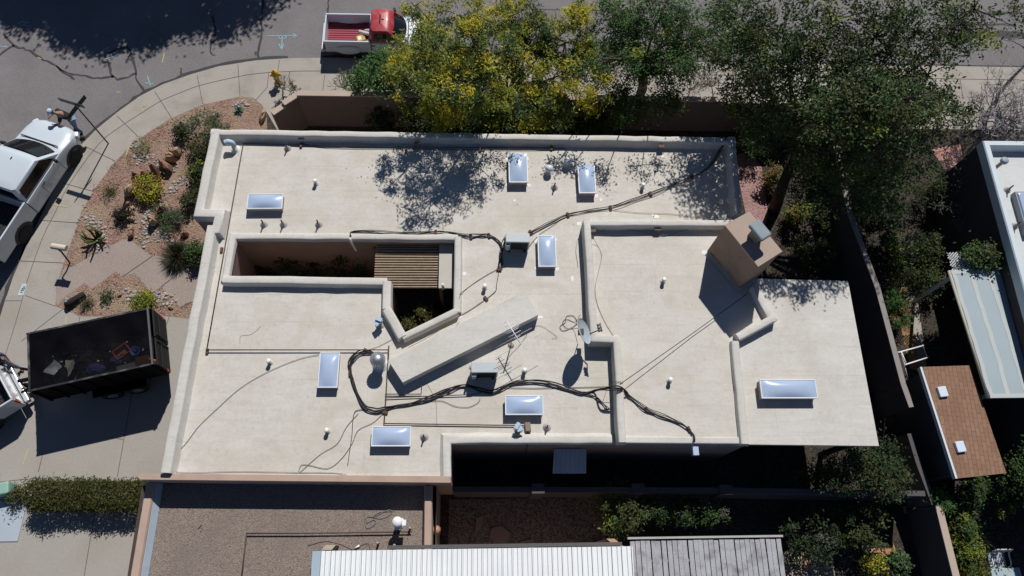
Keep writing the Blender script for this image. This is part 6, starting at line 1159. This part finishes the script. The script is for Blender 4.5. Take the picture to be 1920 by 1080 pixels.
# north yard under the trees
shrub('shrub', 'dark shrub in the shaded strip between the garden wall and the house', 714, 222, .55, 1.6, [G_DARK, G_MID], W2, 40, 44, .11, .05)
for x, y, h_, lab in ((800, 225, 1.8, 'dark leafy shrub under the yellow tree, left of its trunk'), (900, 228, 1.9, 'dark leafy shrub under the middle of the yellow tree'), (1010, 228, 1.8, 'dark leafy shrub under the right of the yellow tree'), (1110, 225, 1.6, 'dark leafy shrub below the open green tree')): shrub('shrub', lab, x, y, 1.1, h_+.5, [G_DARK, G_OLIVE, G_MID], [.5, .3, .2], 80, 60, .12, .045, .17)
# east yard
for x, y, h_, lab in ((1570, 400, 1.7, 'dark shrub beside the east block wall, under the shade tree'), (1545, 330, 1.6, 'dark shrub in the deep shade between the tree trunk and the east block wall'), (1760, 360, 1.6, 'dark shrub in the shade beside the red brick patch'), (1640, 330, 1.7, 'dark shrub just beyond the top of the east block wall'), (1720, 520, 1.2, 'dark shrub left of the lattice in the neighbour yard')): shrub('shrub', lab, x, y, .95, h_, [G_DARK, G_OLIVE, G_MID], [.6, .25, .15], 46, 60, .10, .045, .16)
shrub('orange_shrub', 'reddish yellow shrub in the sunny gap east of the house', 1448, 330, .42, 1.1, [G_ORNG, G_YG, G_OLIVE], [.5, .25, .25], 30, 40)
shrub('shrub', 'yellow green shrub lit between two tree shadows east of the house', 1492, 398, .40, 1.2, [G_YG, G_ORNG, G_MID], [.5, .2, .3], 32, 40, .12, .05)
shrub('shrub', 'dark shrub at the northeast corner of the house', 1412, 272, .55, 1.4, [G_DARK, G_MID], W2, 34)
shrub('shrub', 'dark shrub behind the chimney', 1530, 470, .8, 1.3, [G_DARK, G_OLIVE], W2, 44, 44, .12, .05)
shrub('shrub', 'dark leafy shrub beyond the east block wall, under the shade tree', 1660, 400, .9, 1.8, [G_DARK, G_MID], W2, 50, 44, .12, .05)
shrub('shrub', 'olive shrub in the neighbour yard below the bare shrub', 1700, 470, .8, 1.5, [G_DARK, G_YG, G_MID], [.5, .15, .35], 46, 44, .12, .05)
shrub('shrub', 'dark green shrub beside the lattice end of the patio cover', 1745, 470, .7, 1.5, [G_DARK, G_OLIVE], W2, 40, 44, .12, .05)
shrub('flowering_shrub', 'green shrub with a few red flowers at the top of the soil bed', 1678, 575, .40, 1.0, [G_MID, G_BRIGHT, G_ORNG], [.6, .3, .1], 44, 44, .12, .035, ry=.9)
shrub('potted_plant', 'pale leafed plant growing in the round tan pot', 1679, 602, .14, .3, [G_STRAW, G_MID], W2, 10, 20, .10, .04, z0=.3)
shrub('vine', 'leafy green vine spread over the white lattice', 1850, 482, .85, .5, [G_MID, G_OLIVE, G_DARK], [.5, .3, .2], 50, 44, .12, .07, .14, 'vine', None, 2.65, .34)
# south yards
shrub('shrub', 'rounded green bush south of the pier wall, above the pergola', 1163, 955, .80, 2.3, [G_MID, G_YG, G_OLIVE], [.5, .15, .35], 60, 44, .12, .04)
for x, lab in ((1225, 'grey green plant right of the rounded bush along the pier wall'), (1275, 'middle grey green plant along the pier wall'), (1330, 'thin grey green plant at the right end of the pier wall row')): shrub('wall_plant', lab, x, 953, .55, 1.9, [G_GREY, G_MID, G_DARK], [.3, .4, .3], 40, 40, .11, .04)
tree('dark_tree', 'dark leafy tree overhanging the wall at the southeast corner of the house', 'tree', P(1630, 905, 0), P(1628, 900, 1.2), [bl(1640, 860, 2.4, .8, .7, .6, 40), bl(1600, 890, 2.3, .9, .6, .6, 40), bl(1660, 900, 2.2, .7, .6, .6, 34), bl(1560, 890, 1.8, .6, .5, .6, 20), bl(1525, 893, 1.6, .4, .4, .5, 10)], [G_DARK, G_OLIVE, G_MID], [.5, .35, .15], .11, .05, 46, .16, .07)
shrub('shrub', 'dark shrub at the right end of the pergola', 1520, 1010, .9, 1.8, [G_DARK, G_GREY], [.85, .15], 50, 44, .12, .05)
shrub('shrub', 'dark shrub above the terracotta slabs', 1610, 985, .9, 2.0, [G_DARK, G_OLIVE], W2, 54, 44, .12, .05)
shrub('shrub', 'yellow green mound beside the terracotta slabs', 1637, 1062, .40, .6, [G_YG, G_YEL, G_HEDGE], [.5, .2, .3], 34, 40)
shrub('shrub', 'bright green leafy plant right of the yellow green mound', 1684, 1058, .36, .7, [G_BRIGHT, G_GREY], W2, 28, 36, .13, .06)
shrub('shrub', 'bright green tuft on top of the right wall', 1762, 940, .32, .9, [G_BRIGHT, G_MID], W2, 26, 40, .12, .03, z0=1.0)
for x, y, lab in ((1795, 985, 'yellow green leafy shrub behind the right wall, uppermost of the row'), (1808, 1030, 'yellow green leafy shrub in the middle of the row behind the right wall'), (1818, 1072, 'yellow green leafy shrub at the bottom of the row behind the right wall')): shrub('shrub', lab, x, y, .44, 1.5, [G_YG, G_MID, G_HEDGE], [.4, .3, .3], 40, 44, .12, .045)
spiky('fern', 'long leafed dark green plant beside the white garden chair', 1835, 1005, .9, 60, leafmat('fern_dark', [(.03, .055, .03), (.06, .09, .05)]), .03, (.3, 1.2))
shrub('flowering_shrub', 'dark shrub with orange flowers right of the brown shed', 1905, 880, .8, 1.6, [G_DARK, G_MID, G_ORNG], [.6, .28, .12], 50, 44, .12, .05)
shrub('shrub', 'green shrub below the brown shed roof', 1868, 925, .8, 1.4, [G_DARK, G_MID, G_YG], [.5, .35, .15], 46, 44, .12, .05)
shrub('shrub', 'dark shrub below the brown shed, touching the right wall', 1812, 930, .5, 1.2, [G_DARK, G_MID], W2, 30, 44, .12, .05)
tree('dark_tree', 'dark tree in the lower right yard beyond the shed', 'tree', P(1985, 900, 0), P(1985, 900, 1.4), [((P(1965, 890, 2.5)), (1.1, 1.1, .8), 40), ((P(2010, 860, 3)), (1.1, 1.1, .9), 30)], [G_DARK, G_MID], W2, .12, .05, 40, .2, .1)
# ================================================================ ROCKS
ROCK = mat('rock_tan', (.37, .265, .175), .95, .15, 5, .15, 30, .5, 20); ROCKR = mat('rock_red', (.25, .14, .095), .95, .2, 5, .15, 30, .5, 20)
for x, y, s_, h_, m, lab in ((331, 284, .26, .3, ROCK, 'flat tan rock highest in the row of rocks, nearest the tall shrub'), (318, 290, .2, .25, ROCK, 'tan rock just left of the highest one'), (319, 299, .24, .3, ROCK, 'tan rock above the big shadowed slab'), (309, 308, .3, .4, ROCKR, 'brown slab rock casting a wide shadow above the golden shrub'), (290, 321, .34, .5, ROCKR, 'largest brown rock, touching the golden shrub'), (272, 331, .28, .45, ROCKR, 'reddish rock behind the golden shrub'), (258, 336, .24, .4, ROCKR, 'reddish rock at the upper left of the golden shrub'), (245, 354, .30, .4, ROCK, 'tan pointed rock left of the golden shrub'), (240, 385, .2, .25, ROCKR, 'brown stone at the top of the little stone row'), (243, 394, .2, .18, ROCK, 'tan stone second in the little stone row'), (244, 402, .18, .16, ROCK, 'tan stone third in the little stone row'), (246, 410, .17, .16, ROCK, 'tan stone fourth in the little stone row'), (246, 429, .17, .15, ROCK, 'tan stone beside the dark plant tail'), (245, 440, .17, .18, ROCKR, 'brown stone at the tip of the grey path'), (286, 412, .26, .45, ROCK, 'leaning tan rock beside the grassy plant'), (302, 400, .2, .45, ROCKR, 'narrow brown rock beside the sparse olive plant'), (345, 438, .2, .2, ROCKR, 'red rock by the wall recess'), (372, 498, .18, .2, ROCKR, 'red rock at the foot of the west wall'), (492, 216, .3, .25, ROCK, 'flat tan rock at the end of the garden wall'), (320, 576, .1, .1, ROCK, 'small stone below the lower white pebbles'), (225, 553, .09, .08, ROCK, 'small pale stone in the lower gravel bed')):
    q = P(x, y, h_*.5); b = MB(); st = random.getstate(); b.ball((0, 0, h_*.45), s_, 6, sq=(random.uniform(.85, 1.25), random.uniform(.45, .75), h_/s_*.85), jit=.22); o = b.build('rock', m, None, world=False); o.location = (q.x, q.y, 0); o.rotation_euler = (random.uniform(-.2, .2), random.uniform(-.2, .2), random.uniform(0, 6)); tag(o, lab, 'rock', 'rocks in the gravel garden')
PEB = [mat('pebble_pale', (.42, .395, .38), .9, .12, 20), mat('pebble_grey', (.33, .31, .30), .9, .12, 20), mat('pebble_pink', (.40, .31, .27), .9, .12, 20)]
b = MB(); rr = random.Random(3)
for pts, wd, n in (([(256, 266), (258, 285), (268, 300)], .22, 70), ([(280, 296), (293, 305), (302, 312)], .2, 50), ([(335, 310), (318, 318)], .2, 30), ([(370, 308), (352, 325), (340, 340), (328, 352), (312, 358)], .22, 90), ([(292, 380), (280, 400), (275, 425), (272, 445), (266, 460)], .24, 110), ([(285, 430), (300, 440), (318, 448)], .2, 50), ([(150, 412), (172, 414), (190, 425), (194, 445), (191, 463)], .20, 120), ([(238, 548), (250, 550), (258, 556)], .22, 50), ([(280, 558), (300, 556), (318, 562)], .24, 80), ([(195, 470), (186, 475)], .2, 14), ([(440, 198), (455, 192), (466, 200)], .12, 40)):
    pp = smoothpath([(x, y, 0) for x, y in Q(pts)], 6)
    for _ in range(int(n*.72)):
        q = rr.choice(pp)+Vector((rr.gauss(0, wd*.6), rr.gauss(0, wd*.6), 0)); r_ = rr.uniform(.025, .068); b.ball((q.x, q.y, r_*.35), r_, 6, m=rr.choice((0, 0, 1, 1, 2)), sq=(rr.uniform(.8, 1.3), rr.uniform(.7, 1.1), .6), jit=.12)
tag(b.build('pebbles', PEB, None), 'pale river pebbles lying in winding bands over the red gravel', 'pebbles', kind='stuff')
# terracotta slabs and flagstones
TER = mat('terracotta', (.44, .20, .11), .9, .15, 5, .15, 30); TERP = mat('flag_pink', (.38, .26, .21), .9, .15, 5)
def slab(label, pts, m, cat='flagstone'):
    c = P(sum(p[0] for p in pts)/len(pts), sum(p[1] for p in pts)/len(pts), 0); b = MB(); b.prism([(a-c.x, d-c.y) for a, d in Q(pts, .05)], 0, .05); o = b.build('flagstone', m, None, world=False, bevel=.01); o.location = c; tag(o, label, cat, 'flagstones')
slab('pinkish flagstone left of the terracotta slab', [(1618, 1016), (1630, 1011), (1642, 1018), (1640, 1034), (1625, 1038), (1615, 1028)], TERP); slab('large terracotta slab above the yellow green mound', [(1643, 1017), (1660, 1016), (1672, 1026), (1670, 1043), (1654, 1042), (1639, 1036)], TER); slab('pointed terracotta slab at the right of the large one', [(1675, 1018), (1683, 1044), (1672, 1044)], TER)
slab('little terracotta piece in the tan gravel by the pergola', [(1504, 1056), (1514, 1053), (1517, 1064), (1508, 1068)], TER); slab('terracotta piece against the right end of the pergola', [(1466, 1068), (1476, 1066), (1477, 1090), (1467, 1090)], TER); slab('orange sliver of slab in the deep shade of the southeast corner', [(1694, 950), (1699, 949), (1700, 963), (1696, 962)], TER)
DIM = mat('flag_brown', (.24, .17, .14), .9, .15, 5); slab('large dim flagstone in the shaded gravel yard', [(922, 990), (940, 986), (958, 1000), (945, 1024), (928, 1020), (918, 1006)], DIM); slab('narrow dim flagstone in the shaded gravel yard', [(893, 972), (907, 966), (902, 990), (890, 1006)], DIM); slab('dim flagstone half under the white ribbed roof', [(974, 1016), (1000, 1010), (1006, 1026), (985, 1030)], DIM)
slab('brown doormat shaped flagstone by the brick pilaster', [(846, 935), (862, 935), (866, 952), (845, 952)], mat('flag_grey', (.2, .17, .15), .9)) if 0 else None

# dry grass in the gravel, and leaf litter blown on to the roof under the trees
c_ = []
for _ in range(900):
    x = random.uniform(130, 380); y = random.uniform(215, 590); q = P(x, y, 0)
    c_.append((q.x, q.y))
def inpoly(p, poly):
    r = False; n = len(poly)
    for i in range(n):
        (x0, y0), (x1, y1) = poly[i], poly[i-1]
        if (y0 > p[1]) != (y1 > p[1]) and p[0] < (x1-x0)*(p[1]-y0)/(y1-y0)+x0: r = not r
    return r
c_ = [p for p in c_ if inpoly(p, GBED) and not inpoly(p, PW)]; pts = []
for p in c_[:420]:
    if random.random() < .35: pts += [(p[0]+random.gauss(0, .07), p[1]+random.gauss(0, .07), .02) for _ in range(9)]
    else: pts.append((p[0], p[1], .015))
D_ = thing('dry_grass', 'straw coloured dry tufts and leaf litter scattered over the red gravel', 'dry grass', (-12, 11, 0)); D_['kind'] = 'stuff'
leaves('blades', np.array(pts)-np.array((-12, 11, 0)), np.zeros(len(pts)), .13, .022, [G_STRAW], D_, up=.2)
pts = [(*P(random.gauss(x, sx), random.uniform(268, 300)+abs(random.gauss(0, sy)), Z1)[:2], Z1+.012) for x, sx, sy, n in ((850, 110, 40, 130), (1200, 100, 45, 120), (1340, 20, 50, 60)) for _ in range(n)]
pts = [p for p in pts if inpoly(p, inset(mo, .35)) and not inpoly(p, rb)]
D_ = thing('leaf_litter', 'small fallen leaves scattered on the roof below the trees', 'fallen leaves', (0, 12.5, Z1)); D_['kind'] = 'stuff'
leaves('fallen_leaves', np.array(pts)-np.array((0, 12.5, Z1)), rng.integers(0, 2, len(pts)), .05, .025, [G_STRAW, G_OLIVE], D_, up=2)
